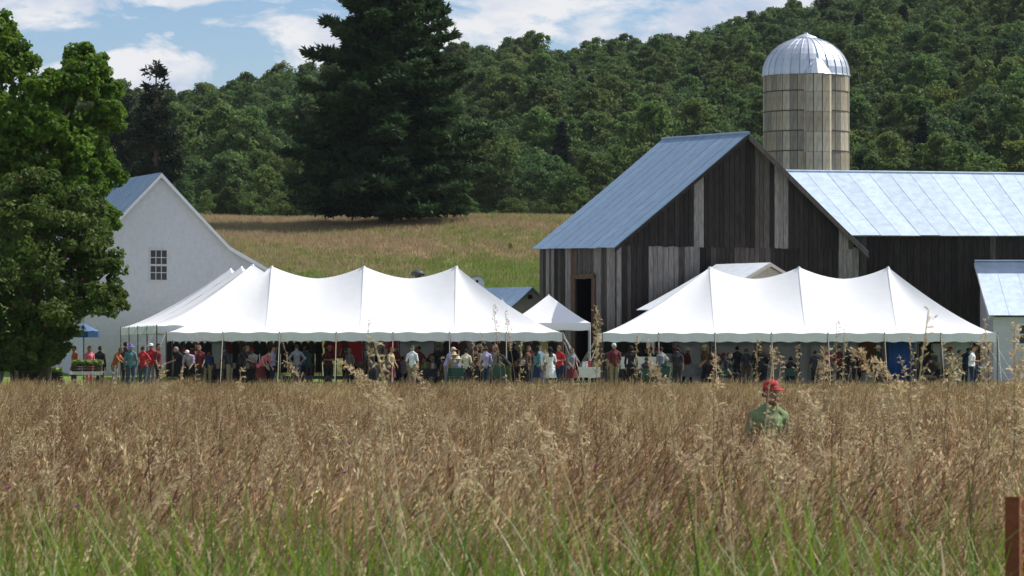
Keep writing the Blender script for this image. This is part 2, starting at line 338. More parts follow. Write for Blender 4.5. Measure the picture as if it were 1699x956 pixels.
    roof_panels(wing, (x1 + .3, ry + 5.7, we - .06), (xl + 4, ry + 5.7, we), (x1 + .3, ry, zr - .32), (xl + 2, ry, zr), M_roof, 10)
    MB().tube([(xl + 1.2, ry, zr + .05), (26, ry, zr - .1), (x1 + .3, ry, zr - .26)], .06, 6).build('ridge_cap', M_roof, wing)
    # ---- white lean-to shed
    shed = thing('lean_to_shed', 'small white shed with pale metal lean-to roof at right edge against barn wing', 'shed', (26, 167, 0))
    sx0, sx1, fy = 21.95, 33.0, 164.9; zt, zf = Z(436, wy), Z(524, fy - .3)
    MB().box(((sx0 + sx1) / 2, fy + .1, (zf + zb) / 2 - .05), (sx1 - sx0, .12, zf - zb - .1)).build('front_wall_core', M_trim, shed)
    MB().slab([(sx0, fy + .04, zb), (sx0, wy, zb), (sx0, wy, zt - .12), (sx0, fy + .04, zf - .08)], (.1, 0, 0)).build('side_wall', M_clap, shed)
    cb = MB()
    zz = zb
    while zz < zf - .2:
        cb.slab([(sx0 - .01, fy + .02, zz), (sx1, fy + .02, zz), (sx1, fy + .035, zz + .15), (sx0 - .01, fy + .035, zz + .15)], (0, -.025, 0)); zz += .145
    cb.build('clapboards', M_clap, shed)
    roof_panels(shed, (sx0 - .25, fy - .35, zf), (sx1, fy - .35, zf), (sx0 - .25, wy, zt), (sx1, wy, zt), M_roof, 12)
    MB().box(((sx0 + sx1) / 2, wy - .02, zt + .1), (sx1 - sx0 + .5, .1, .07)).build('flashing', M_roof, shed)
    MB().slab([(sx0 - .27, fy - .36, zf - .16), (sx0 - .27, fy - .36, zf), (sx0 - .27, wy, zt), (sx0 - .27, wy, zt - .16)], (.03, 0, 0)).build('bargeboard', M_trim, shed)
    wx, wz0, wz1 = X(1689, fy), Z(571, fy), Z(539, fy)
    win = MB().box((wx + .45, fy - .03, (wz0 + wz1) / 2), (.96, .06, wz1 - wz0 + .12)).build('window', M_trim, shed)
    for i in range(2):
        for j in range(2):
            MB().box((wx + .24 + .43 * i, fy - .055, wz0 + (wz1 - wz0) * (.25 + .5 * j)), (.37, .04, (wz1 - wz0) * .43)).build('pane', M_glass, win)
    # ---- low gabled building behind the right marquee
    g = thing('outbuilding', 'low tan outbuilding with pale roof between right marquee and barn gable', 'outbuilding', (9.4, 163, 0))
    r = Vector((-1.95, 3.1, 0)); rl = r.length; r.normalize(); ww = Vector((-r.y, r.x, 0)); ww = ww if ww.x > 0 else -ww
    pk = V3((X(1272, 161.4), 161.4), Z(438, 161.4)); hw = 4.4; ez = pk.z - 2.05
    def gq(o): return [pk - ww * hw + o, pk + ww * hw + o]
    base = Vector((0, 0, -pk.z - .2))
    for o in (Vector(), r * (rl - .1)):
        a, b = pk - ww * (hw - .4) + o, pk + ww * (hw - .4) + o; zw = ez + .1
        MB().slab([V3(a, -.2), V3(b, -.2), V3(b, zw), pk + o - Vector((0, 0, .06)), V3(a, zw)], r * .1).build('gable_wall', M_tan, g)
    for sgn in (-1, 1):
        a = pk + ww * sgn * (hw - .4); MB().slab([V3(a, -.2), V3(a + r * rl, -.2), V3(a + r * rl, ez + .1), V3(a, ez + .1)], ww * -sgn * .1).build('side_wall', M_tan, g)
        e = pk + ww * sgn * hw; e.z = ez - .02
        p0, p1 = pk - r * .3 + Vector((0, 0, .03)), pk + r * (rl + .2) + Vector((0, 0, .03))
        if sgn < 0: roof_panels(g, e - r * .3, e + r * (rl + .2), p0, p1, M_pale_roof, 5)
        else: roof_panels(g, e + r * (rl + .2), e - r * .3, p1, p0, M_pale_roof, 5)
        MB().slab([e - r * .33 - Vector((0, 0, .14)), p0 - r * .03 - Vector((0, 0, .14)), p0 - r * .03, e - r * .33], -r * .03).build('bargeboard', M_tan, g)
    # ---- small shed with cupola behind the left marquee
    f = thing('garden_shed', 'small grey-brown shed with blue roof and round-topped cupola behind left marquee', 'shed', (0, 174, 0))
    pk = V3((X(879, 172), 172), Z(478, 172)); r = Vector((-.6, .8, 0)); ww = Vector((.8, .6, 0)); hw = 1.75; rl = 4.4; ez = pk.z - 1.25
    for o in (Vector(), r * (rl - .1)):
        a, b = pk - ww * (hw - .25) + o, pk + ww * (hw - .25) + o
        MB().slab([V3(a, -.1), V3(b, -.1), V3(b, ez + .12), pk + o - Vector((0, 0, .05)), V3(a, ez + .12)], r * .1).build('gable_wall', M_tan, f)
    for sgn in (-1, 1):
        a = pk + ww * sgn * (hw - .25); MB().slab([V3(a, -.1), V3(a + r * rl, -.1), V3(a + r * rl, ez + .1), V3(a, ez + .1)], ww * -sgn * .1).build('side_wall', M_tan, f)
        e = pk + ww * sgn * hw; e.z = ez; p0, p1 = pk - r * .25 + Vector((0, 0, .03)), pk + r * (rl + .2) + Vector((0, 0, .03))
        if sgn < 0: roof_panels(f, e - r * .25, e + r * (rl + .2), p0, p1, M_roof2, 5)
        else: roof_panels(f, e + r * (rl + .2), e - r * .25, p1, p0, M_roof2, 5)
    MB().box((pk.x, pk.y - .07, pk.z - .42), (.22, .1, .2), rz=-.6).build('gable_vent', M_core, f)
    c = pk + r * (rl - .6); cx, cy = X(791, c.y - .4), c.y - .4
    arch = [(cx + .36 * math.cos(a), cy, Z(470, cy) + .3 * math.sin(a)) for a in np.linspace(0, math.pi, 11)]
    MB().slab([(cx + .36, cy, Z(505, cy)), *arch, (cx - .36, cy, Z(505, cy))], (0, .6, 0)); cup = MB(); cup.slab([(cx + .36, cy, Z(505, cy)), *arch, (cx - .36, cy, Z(505, cy))], (0, .6, 0)); cup = cup.build('cupola', M_clap, f)
    MB().tube([(cx + .02, cy - .03, Z(467, cy)), (cx + .02, cy + .05, Z(467, cy))], .07, 10).build('hole', M_core, cup)
    ac = MB(); aa = [(cx + .41 * math.cos(a), Z(470, cy) + .36 * math.sin(a)) for a in np.linspace(-.1, math.pi + .1, 13)]
    for (xa, za), (xb, zb_) in zip(aa[:-1], aa[1:]): ac.slab([(xa, cy - .06, za), (xb, cy - .06, zb_), (xb, cy + .66, zb_), (xa, cy + .66, za)], (0, 0, .03))
    ac.build('cupola_roof', M_roof2, cup)
    # ---- dark capped vent pipe showing over the marquee saddle
    vx, vy = X(693, 165), 165.0
    v = thing('vent_pipe', 'dark round vent cap on a pipe above the left marquee saddle', 'vent pipe', (vx, vy, -.1))
    MB().tube([(vx, vy, -.1), (vx, vy, Z(457, vy))], .14, 10).build('pipe', M_hoop, v)
    MB().lathe([(.001, .2), (.2, .16), (.32, .06), (.33, -.04), (.27, -.07), (.001, -.07)], (vx, vy, Z(455, vy)), 14).build('cap', mat('cap_iron', (.05, .055, .05), .6), v, smooth=True)

def build_house():
    r = Vector((-.36, .93, 0)).normalized(); wv = Vector((.93, .36, 0)).normalized(); no = -r
    PK = Vector((X(265, 178.5), 178.5, 0)); zp = 10.08; zb = 0.0
    h = thing('farmhouse', 'white clapboard house with steep gable beside the big tree at left', 'house', (PK.x, PK.y + 4, zb))
    prof = [(-3.85, 6.1), (0, zp), (3.51, 6.5), (5.14, 5.62), (6.6, 4.85)]
    def rake(s): return float(np.interp(s, [p[0] for p in prof], [p[1] for p in prof]))
    def at(s, z, out=0): return PK + wv * s + no * out + Vector((0, 0, z))
    LEN = 9.0
    for o in (0, LEN - .12):
        MB().slab([at(-3.85, zb, -o), at(6.6, zb, -o)] + [at(s, z - .05, -o) for s, z in prof[::-1]], r * .12).build('gable_wall', M_clap, h)
    MB().slab([at(-3.85, zb), at(-3.85, zb, -LEN), at(-3.85, 6.05, -LEN), at(-3.85, 6.05)], wv * .12).build('side_wall', M_clap, h)
    MB().slab([at(6.6, zb), at(6.6, zb, -LEN), at(6.6, 4.8, -LEN), at(6.6, 4.8)], -wv * .12).build('side_wall', M_clap, h)
    cb = MB(); z = zb
    def left(z): return -3.85 if z < 6.1 else -3.85 * (zp - z) / (zp - 6.1)
    def right(z): return float(np.interp(-z, [-zp, -6.5, -5.62, -4.85], [0, 3.51, 5.14, 6.6]))
    while z < zp - .3:
        z1 = z + .15
        a0, a1, b0, b1 = left(z) + .02, left(z1) + .02, right(z) - .02, right(z1) - .02
        cb.slab([at(a0, z, .002), at(b0, z, .002), at(b1, z1, .0), at(a1, z1, .0)], no * .001).slab([at(a0, z, .02), at(b0, z, .02), at(b1, z1, .004), at(a1, z1, .004)], no * .034); z = z1 - .012
    cb.build('clapboards', M_clap, h)
    up = Vector((0, 0, .08)); pts = [at(s, zz) + up for s, zz in prof]
    pts[0] = at(-4.2, 5.74) + up
    for i in range(len(pts) - 1):
        a, b = pts[i], pts[i + 1]
        lo, hi = (a, b) if i == 0 else (b, a)
        if i == 0: roof_panels(h, lo + no * .25, lo + r * (LEN + .2), hi + no * .25, hi + r * (LEN + .2), M_roof2, 12)
        else: roof_panels(h, lo + r * (LEN + .2), lo + no * .25, hi + r * (LEN + .2), hi + no * .25, M_roof2, 12)
        MB().slab([a + no * .26 - up * 2.6, b + no * .26 - up * 2.6, b + no * .26 - up * .2, a + no * .26 - up * .2], no * .04).build('rake_board', M_trim, h)
    z0, z1 = 4.87, 6.36; s0, s1 = -.5, .34
    fr = MB()
    for (a, b, c, d) in ((s0 - .06, s1 + .06, z1, z1 + .07), (s0 - .09, s1 + .09, z0 - .07, z0), (s0 - .06, s0, z0, z1), (s1, s1 + .06, z0, z1), (s0, s1, (z0 + z1) / 2 - .04, (z0 + z1) / 2 + .04)):
        fr.slab([at(a, c, .04), at(b, c, .04), at(b, d, .04), at(a, d, .04)], no * .05)
    win = fr.build('window', M_clap, h)
    for i in range(3):
        for j in range(4):
            a = s0 + (s1 - s0) * i / 3 + .02; b = s0 + (s1 - s0) * (i + 1) / 3 - .02
            c = z0 + (z1 - z0) * j / 4 + .025 + (.03 if j == 2 else 0); d = z0 + (z1 - z0) * (j + 1) / 4 - .025 - (.03 if j == 1 else 0)
            MB().slab([at(a, c, .06), at(b, c, .06), at(b, d, .06), at(a, d, .06)], no * .015).build('pane', M_glass, win)
    mu = MB()
    for i in (1, 2): s = s0 + (s1 - s0) * i / 3; mu.slab([at(s - .018, z0, .064), at(s + .018, z0, .064), at(s + .018, z1, .064), at(s - .018, z1, .064)], no * .024)
    for j in (1, 3): z = z0 + (z1 - z0) * j / 4; mu.slab([at(s0, z - .018, .065), at(s1, z - .018, .065), at(s1, z + .018, .065), at(s0, z + .018, .065)], no * .026)
    mu.build('muntin_bars', M_clap, win)

def build_silo():
    cx, cy, r = X(1338, 188), 188.0, 2.19; zt = Z(125, 188); rows = [Z(y, 188) for y in (125, 154, 187, 220, 253, 288)]
    s = thing('silo', 'tall concrete stave silo with ribbed metal dome behind the barn', 'silo', (cx, cy, .3))
    MB().lathe([(r - .06, .3), (r - .06, zt - .02), (.01, zt - .02)], (cx, cy, 0), 40).build('inner_wall', M_conc[2], s)
    n = 34
    st = []
    for k in range(5):      # one stave mesh per row height
        h = rows[k] - rows[k + 1]; w_ = 2 * math.pi * r / n - .018
        me = MB().slab([(-w_ / 2, -.05, .012), (w_ / 2, -.05, .012), (w_ / 2, -.05, h - .012), (-w_ / 2, -.05, h - .012)], (0, .07, 0)).mesh('stave'); me.materials.append(M_conc[0]); st.append(me)
    def stave(me, a, rad, z, m, c):
        o = bpy.data.objects.new('stave', me); link(o, s); o.location = (c[0] + rad * math.cos(a) - s.location.x, c[1] + rad * math.sin(a) - s.location.y, z - s.location.z)
        o.rotation_euler = (0, 0, a + math.pi / 2); o.material_slots[0].link = 'OBJECT'; o.material_slots[0].material = m
    colm = [random.choice((0, 0, 1, 1, 2)) for _ in range(n)]
    for k in range(5):
        for i in range(n):
            a = 2 * math.pi * (i + .5) / n
            if math.sin(a) > .35: continue
            stave(st[k], a, r + random.uniform(-.012, .012), rows[k + 1], M_conc[colm[i] if random.random() < .75 else min(2, colm[i] + 1)], (cx, cy))
    MB().lathe([(r + .005, .3), (r + .005, rows[5])], (cx, cy, 0), 40).build('lower_wall', M_conc[1], s)
    for k in range(1, 12):
        z = rows[k] if k < 6 else rows[5] - (k - 5) * 1.03
        MB().lathe([(r + .03, -.03), (r + .075, -.03), (r + .075, .03), (r + .03, .03)], (cx, cy, z), 40).build('hoop', M_hoop, s)
    # chute: half round of staves towards the camera, right of centre
    hx, hy, hr = X(1356, 185.9), cy - 2.02, .68
    MB().lathe([(hr - .05, .3), (hr - .05, zt)], (hx, hy, 0), 18).build('chute_core', M_conc[2], s)
    nc = 10; cw = 2 * math.pi * hr / nc - .02
    for k in range(5):
        h = rows[k] - rows[k + 1]; me = MB().slab([(-cw / 2, -.04, .008), (cw / 2, -.04, .008), (cw / 2, -.04, h - .008), (-cw / 2, -.04, h - .008)], (0, .06, 0)).mesh('stave'); me.materials.append(M_conc[0])
        for i in range(nc):
            a = 2 * math.pi * (i + .5) / nc
            if math.sin(a) < .4: stave(me, a, hr, rows[k + 1] - .1, M_conc[random.choice((0, 0, 0, 1))], (hx, hy))
    for k in range(1, 6): MB().lathe([(hr + .0, -.015), (hr + .035, -.015), (hr + .035, .015), (hr + .0, .015)], (hx, hy, rows[k] - .12), 18).build('chute_hoop', M_hoop, s)
    # dome of gores
    dh = Z(62, 188) - zt; ng = 28; prof = [(r + .1, -.06)] + [((r + .08) * math.cos(t), dh * math.sin(t)) for t in np.linspace(0, math.pi / 2 * .9, 9)]
    a1 = 2 * math.pi / ng
    gm = MB().lathe(prof, (0, 0, 0), 2, .012, a1 - .012); 
    gm.slab([(prof[i][0], 0, prof[i][1]) for i in range(len(prof))] + [(prof[i][0] - .06, 0, prof[i][1] - .04) for i in range(len(prof))][::-1], (0, .03, 0))
    gm.v = [(x * (1.012 if j >= 30 else 1), y, z + (.025 if j >= 30 else 0)) for j, (x, y, z) in enumerate(gm.v)]
    me = gm.mesh('dome_gore'); me.materials.append(M_dome)
    for i in range(ng):
        o = bpy.data.objects.new('dome_gore', me); link(o, s); o.location = (cx - s.location.x, cy - s.location.y, zt - s.location.z); o.rotation_euler = (0, 0, a1 * i)
    MB().lathe([(.62, 0), (.5, .09), (.12, .24), (.1, .3), (.001, .31)], (cx, cy, zt + dh * .975), 20).build('dome_cap', M_dome, s)
    # conical hood over the chute
    ap = Vector((X(1353, 186.4), cy - 1.62, Z(80, 186.4))); mb = MB(); ring = [Vector((hx + (hr + .1) * math.cos(a), hy + (hr + .1) * math.sin(a), zt - .08)) for a in np.linspace(math.pi - .25, 2 * math.pi + .25, 9)]
    for i in range(8): mb.slab([ring[i], ring[i + 1], ap], (0, .03, .0))
    mb.build('chute_hood', M_dome, s)
build_barn(); build_house(); build_silo()

# ---------------------------------------------------------------- tents
def pole_tent(label, group, o, u, peaks, EL, ER, W, ze, zp, zg, sag, back=(), name='marquee', ps=2.4):
    u = Vector((u[0], u[1], 0)).normalized(); v = Vector((-u.y, u.x, 0))        # v points away from the camera for u = +X
    o = Vector((o[0], o[1], 0)); root = thing(name, label, 'tent', (o.x, o.y, zg), group=group)
    gf = lambda t: t ** 1.3
    def pt(a, b, z): return o + u * a + v * b + Vector((0, 0, z))
    def panel(grid, nm='canopy_panel'):
        nr, nc = len(grid), len(grid[0]); mb = MB(); mb.add([p for row in grid for p in row], [(i * nc + j, i * nc + j + 1, (i + 1) * nc + j + 1, (i + 1) * nc + j) for i in range(nr - 1) for j in range(nc - 1)])
        return mb.build(nm, M_tent, root, smooth=True)
    K = 12
    for i in range(len(peaks) - 1):
        for sg in (-1, 1):
            g = []
            for a in np.linspace(peaks[i], peaks[i + 1], 13):
                s = (a - peaks[i]) / (peaks[i + 1] - peaks[i]); H = zp - sag * (1 - abs(2 * s - 1) ** 1.7)
                g.append([pt(a, sg * W * q, ze + (H - ze) * gf(1 - q) + .035 * math.sin(math.pi * q) * random.uniform(-.3, .3)) for q in np.linspace(0, 1, K + 1)])
            panel(g)
    for pk, e, d in ((peaks[0], EL, -1), (peaks[-1], ER, 1)):
        segs = [[(0, -W), (e * d, -W)], [(e * d, -W), (e * d, W)], [(e * d, W), (0, W)]]
        for (p, q) in segs:
            g = []
            for s in np.linspace(0, 1, 9):
                pe = (pk + p[0] + (q[0] - p[0]) * s, p[1] + (q[1] - p[1]) * s)
                cs = 1 + .18 * math.sin(math.pi * s)
                g.append([pt(pk + (pe[0] - pk) * k, pe[1] * k, ze + (zp - ze) * (1 - k) ** (1.3 * (cs if 0 < k < 1 else 1))) for k in np.linspace(0, 1, K + 1)])
            panel(g)
    A0, A1 = peaks[0] - EL, peaks[-1] + ER
    # valance with a wavy hem, one part for each side
    for (a, b, c, d) in ((A0, -W, A1, -W), (A0, W, A1, W), (A0, -W, A0, W), (A1, -W, A1, W)):
        n = int(math.hypot(c - a, d - b) / .12); out = .012; top = []; bot = []
        for k in range(n + 1):
            s = k / n; x_, y_ = a + (c - a) * s, b + (d - b) * s; f = out * math.sin(k * 1.3)
            top.append(pt(x_, y_, ze + .02 + .025 * math.sin(k * .62))); bot.append(pt(x_ + (f if a == c else 0), y_ + (f if b == d else 0), ze - .34 + .022 * math.sin(k * 1.05)))
        mb = MB(); mb.add(top + bot, [(k, k + 1, n + 2 + k, n + 1 + k) for k in range(n)]); mb.build('valance', M_tent, root)
    # reinforcing webbing sewn over the seams from each peak to the front and rear eaves
    for p in peaks:
        for sg in (-1, 1):
            ws = [pt(p, sg * W * q, ze + (zp - ze) * gf(1 - q) + .012) for q in np.linspace(.02, 1, 14)]
            mb = MB()
            for a, b in zip(ws[:-1], ws[1:]): mb.add([a - u * .022, a + u * .022, b + u * .022, b - u * .022], [(0, 1, 2, 3)])
            mb.build('seam_webbing', M_web, root)
    for p in peaks: MB().tube([pt(p, 0, zg), pt(p, 0, zp + .06)], .045, 8).build('centre_pole', M_pole, root)
    for q in peaks: MB().lathe([(.10, -.08), (.06, .0), (.03, .05), (.001, .06)], pt(q, 0, zp), 10).build('peak_cap', M_tent, root)
    # side poles, guy ropes, stakes
    na = max(4, round((A1 - A0) / ps)); nb = max(2, round(2 * W / 2.6)); spots = []
    for k in range(na + 1):
        a = A0 + (A1 - A0) * k / na; spots += [(a, -W, 0, -1), (a, W, 0, 1)]
    for k in range(1, nb):
        b = -W + 2 * W * k / nb; spots += [(A0, b, -1, 0), (A1, b, 1, 0)]
    for (a, b, da, db) in spots:
        if a == A0 and abs(b) == W: da = -.7
        if a == A1 and abs(b) == W: da = .7
        MB().tube([pt(a, b, zg), pt(a, b, ze + .05)], .028, 6).build('side_pole', M_pole, root)
        e = pt(a + da * 1.3, b + db * 1.3, zg + .12)
        MB().tube([pt(a, b, ze + .02), e], .012, 5); gr = MB().tube([pt(a, b, ze + .02), e], .012, 5).build('guy_rope', M_rope, root)
        MB().tube([e - Vector((0, 0, .2)), e + Vector((0, 0, .12))], .02, 6).build('stake', M_hoop, gr)
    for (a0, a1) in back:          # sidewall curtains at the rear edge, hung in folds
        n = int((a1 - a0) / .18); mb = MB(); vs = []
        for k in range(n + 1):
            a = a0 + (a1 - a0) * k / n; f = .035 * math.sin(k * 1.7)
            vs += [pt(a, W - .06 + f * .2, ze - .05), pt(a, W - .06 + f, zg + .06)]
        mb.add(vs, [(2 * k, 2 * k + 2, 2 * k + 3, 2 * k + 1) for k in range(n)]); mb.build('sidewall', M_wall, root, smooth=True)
    return root
TG = 'white pole marquees'
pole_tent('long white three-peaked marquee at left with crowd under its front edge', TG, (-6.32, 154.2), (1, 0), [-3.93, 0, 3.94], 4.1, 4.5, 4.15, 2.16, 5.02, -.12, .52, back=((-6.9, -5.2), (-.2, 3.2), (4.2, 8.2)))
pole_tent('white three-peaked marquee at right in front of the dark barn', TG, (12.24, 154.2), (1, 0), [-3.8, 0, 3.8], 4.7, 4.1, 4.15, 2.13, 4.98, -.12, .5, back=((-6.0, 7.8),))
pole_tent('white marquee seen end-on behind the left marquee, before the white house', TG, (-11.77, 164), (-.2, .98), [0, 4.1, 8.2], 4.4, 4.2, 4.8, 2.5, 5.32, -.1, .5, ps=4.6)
def popup(label, x0, x1, y0, y1, ze, zp, zg, vh=.33):
    cx, cy = (x0 + x1) / 2, (y0 + y1) / 2; r = thing('canopy', label, 'canopy', (cx, cy, zg), group='small pop-up canopies')
    c = [(x0, y0), (x1, y0), (x1, y1), (x0, y1)]
    for i in range(4):
        p, q = c[i], c[(i + 1) % 4]; mb = MB(); g = []
        for s in np.linspace(0, 1, 9):
            e = (p[0] + (q[0] - p[0]) * s, p[1] + (q[1] - p[1]) * s)
            g.append([(cx + (e[0] - cx) * k, cy + (e[1] - cy) * k, ze + (zp - ze) * (1 - k) ** (1.15 + .15 * math.sin(math.pi * s))) for k in np.linspace(0, 1, 9)])
        mb.add([v for row in g for v in row], [(a * 9 + b, a * 9 + b + 1, (a + 1) * 9 + b + 1, (a + 1) * 9 + b) for a in range(8) for b in range(8)]); mb.build('canopy_panel', M_tent, r, smooth=True)
        n = 20; mb = MB(); T = [(p[0] + (q[0] - p[0]) * k / n, p[1] + (q[1] - p[1]) * k / n) for k in range(n + 1)]
        mb.add([(x, y, ze + .01) for x, y in T] + [(x, y, ze - vh + .02 * math.sin(k)) for k, (x, y) in enumerate(T)], [(k, k + 1, n + 2 + k, n + 1 + k) for k in range(n)]); mb.build('valance', M_tent, r)
        MB().tube([(p[0] * .985 + cx * .015, p[1] * .9999, zg), (p[0] * .985 + cx * .015, p[1] * .9999, ze)], .025, 6).build('leg', M_trim, r)
    MB().tube([(cx, cy, zp - .5), (cx, cy, zp + .02)], .03, 6).build('peak_post', M_trim, r)
popup('square white canopy with a single peak between marquees, before the barn door', -.2, X(980, 161.7), 161.7, 164.7, Z(536, 161.7), Z(489, 163.3), -.05)
popup('small white canopy peak poking over the left marquee\'s right hip', -1.65, .78, 159.2, 161.4, Z(541, 159.2), Z(497, 160.3), -.05)

# ---------------------------------------------------------------- trees
def leaf_mat(name, c, t, tr=.3, orand=.0): return mat(name, c, .6, .25, .8, transl=tr, tint=t, spec=.16, objrand=orand)
M_leaf = leaf_mat('leaf_wood', (.060, .112, .028), (.130, .190, .050), .5, .34)
M_maple = leaf_mat('leaf_maple', (.06, .13, .012), (.14, .23, .025), .5)
M_apple = leaf_mat('leaf_apple', (.05, .092, .016), (.12, .17, .038), .45)
M_leafb = leaf_mat('leaf_wood_dark', (.042, .090, .028), (.095, .152, .048), .48, .3)
M_leafc = leaf_mat('leaf_wood_yellow', (.078, .122, .025), (.14, .185, .042), .45, .3)
LEAVES = None
M_lime = leaf_mat('leaf_yellow_green', (.11, .16, .022), (.19, .22, .035), .3)
M_pale = leaf_mat('leaf_pale_green', (.075, .115, .03), (.12, .16, .05), .3)
M_pine = leaf_mat('needle_pine', (.024, .052, .020), (.07, .125, .038), .32)
M_spruce = leaf_mat('needle_spruce', (.016, .030, .017), (.036, .058, .030), .15, .2)
M_gold = leaf_mat('needle_grey', (.05, .06, .035), (.09, .09, .06), .2)
def unit(n):
    v = RNG.normal(size=(n, 3)); return v / np.linalg.norm(v, axis=1, keepdims=True)
def leaf_quads(c, outw, size, elong=1.5, up=.35):
    """leaf shaped quads (rhombs) at centres c with normals biased outward and upward"""
    n = len(c); nr = unit(n) * .9 + outw * .6 + np.array([0, 0, up]); nr /= np.linalg.norm(nr, axis=1, keepdims=True)
    t = np.cross(nr, unit(n)); t /= np.linalg.norm(t, axis=1, keepdims=True) + 1e-9; b = np.cross(nr, t)
    s = (size * RNG.uniform(.6, 1.35, n))[:, None]; L_ = t * s * elong * .5; B_ = b * s * .5
    return np.stack([c - L_, c - B_ + L_ * .1, c + L_, c + B_ + L_ * .1], 1)
def crown(lobes, nsub, nleaf, size, flat=.75, subr=.42):
    """lobes: (x,y,z,r). Each lobe carries sub-clumps near its surface, each sub-clump a shell of leaves."""
    Q = []; T = []
    for (x, y, z, r) in lobes:
        d = unit(nsub); d[:, 2] = np.where(d[:, 2] < -.55, -d[:, 2], d[:, 2])
        cc = np.array([x, y, z]) + d * r * RNG.uniform(.5, 1.0, (nsub, 1)) * np.array([1, 1, flat])
        for k in range(nsub):
            e = unit(nleaf); rr = r * subr * RNG.uniform(.7, 1.35); p = cc[k] + e * rr * RNG.uniform(.35, 1, (nleaf, 1)) ** .6 * np.array([1, 1, .7])
            Q.append(leaf_quads(p, e * .7 + d[k] * .5, size)); T.append(np.clip(RNG.uniform(0, .75) + RNG.normal(0, .18, nleaf), 0, 1))
    return np.concatenate(Q), np.concatenate(T)
def tube_quads(path, rad, n=6):
    mb = MB(); mb.tube(path, rad, n, cap=False); v = np.array([tuple(p) for p in mb.v]); return v[np.array(mb.f)]
def limb_paths(lobes, base, h0, rad):
    out = [([base, (base[0] + .1, base[1], base[2] + h0 * .5), (base[0], base[1], base[2] + h0), (base[0] - .1, base[1], base[2] + h0 * 1.7)], [rad * 1.3, rad, rad * .85, rad * .4])]
    for (x, y, z, r) in lobes:
        s = Vector((base[0], base[1], base[2] + h0 * random.uniform(.8, 1.25))); e = Vector((x, y, z)); m = s.lerp(e, .5) + Vector((random.uniform(-.3, .3), random.uniform(-.3, .3), .25 * r))
        out.append(([s, m, e, e + (e - m) * .12], [rad * .42, rad * .28, rad * .14, rad * .04]))
    return out
def broad_lobes(h, rw, n, h0, seed):
    rnd = random.Random(seed); L_ = []
    for i in range(n):
        f = (i + .5) / n; zz = h0 + (h - h0) * (.12 + .80 * f); rad = rw * math.sin(math.pi * min(.93, .22 + .72 * f)) ** .8 * rnd.uniform(.45, .8); a = i * 2.4 + rnd.uniform(-.5, .5)
        L_.append((rad * math.cos(a), rad * math.sin(a), zz, rw * rnd.uniform(.36, .52)))
    L_.append((0, 0, h - rw * .4, rw * .42)); return L_
TREEV = []
for i in range(6):
    h = [10.5, 9.2, 11.5, 8.4, 10, 12][i]; rw = [3.1, 3.3, 2.8, 3.0, 3.5, 2.9][i]; lb = broad_lobes(h, rw, 13, 1.6, i)
    q, t = crown(lb, 10, 38, .23, subr=.46); tq = np.concatenate([tube_quads(p, r_, 5) for p, r_ in limb_paths(lb, (0, 0, -.8), 2.8, .17)])
    TREEV.append((q, t, tq))
def wood_mesh(i, leaf, nm): q, t, tq = TREEV[i]; return ribmesh(nm, np.concatenate([q, tq]), [leaf, M_bark], np.r_[np.zeros(len(q)), np.ones(len(tq))], np.r_[t, np.zeros(len(tq))])
def conifer(h, rw, nwh, nb, ntuft, nl, prof, size, seed, droop=.1, gap=0.0, layered=1.0, vlo=.62):
    """whorled branches carrying needle tufts; returns needle quads, tint, branch quads"""
    rnd = random.Random(seed); Q = []; T = []; B = []
    for k in range(nwh):
        f = (k + .5) / nwh; z0 = h * (.04 + .95 * f); rr0 = rw * prof(f)
        for j in range(nb):
            if rnd.random() < gap: continue
            a = j * 2 * math.pi / nb + k * 1.9 + rnd.uniform(-.35, .35); rr = rr0 * rnd.uniform(vlo, 1.15); zt = z0 + rnd.uniform(-.3, .3)
            rise = rr * (.12 + .5 * f * f) - droop * rr; P = [np.array([rr * s * math.cos(a), rr * s * math.sin(a), zt + rise * s ** 1.5 + .12 * math.sin(s * 3)]) for s in (0, .35, .7, 1)]
            B.append(tube_quads([tuple(p) for p in P], [.055 + .05 * (1 - f), .05, .03, .012], 4))
            m = max(3, int(ntuft * (rr / rw + .12))); s = RNG.uniform(.12, 1.0, m) ** .75
            c = np.stack([np.interp(s, [0, .35, .7, 1], [p[i] for p in P]) for i in range(3)], 1)
            sp = rr * .26 * (1.15 - s * .75); side = np.array([-math.sin(a), math.cos(a), 0]); c += side * (RNG.uniform(-1, 1, m) * sp)[:, None] + np.array([0, 0, 1]) * RNG.normal(.02, .13 * layered, (m, 1))
            tn = np.clip(rnd.uniform(0, .6) + RNG.normal(0, .15, m), 0, 1)
            d = unit(m * nl) * np.array([1, 1, .55]) + np.array([math.cos(a), math.sin(a), .35]) * .55; d /= np.linalg.norm(d, axis=1, keepdims=True); cc = np.repeat(c, nl, 0)
            ln = size * RNG.uniform(.7, 1.3, m * nl)[:, None]; w_ = np.cross(d, unit(m * nl)); w_ /= np.linalg.norm(w_, axis=1, keepdims=True); w_ = w_ * ln * .16
            Q.append(np.stack([cc - w_ * .3, cc + d * ln * .5 - w_, cc + d * ln, cc + d * ln * .5 + w_], 1)); T.append(np.repeat(tn, nl))
    return np.concatenate(Q), np.concatenate(T), np.concatenate(B)
def tree_thing(name, label, cat, loc, rz, crown_me, trunk_me, sc=1, group=None, crown_name='crown'):
    r = thing(name, label, cat, loc, rz, group); r.scale = (sc, sc, sc)
    for nm, me in (('trunk', trunk_me), (crown_name, crown_me)):
        o = bpy.data.objects.new(nm, me); link(o, r)
    return r
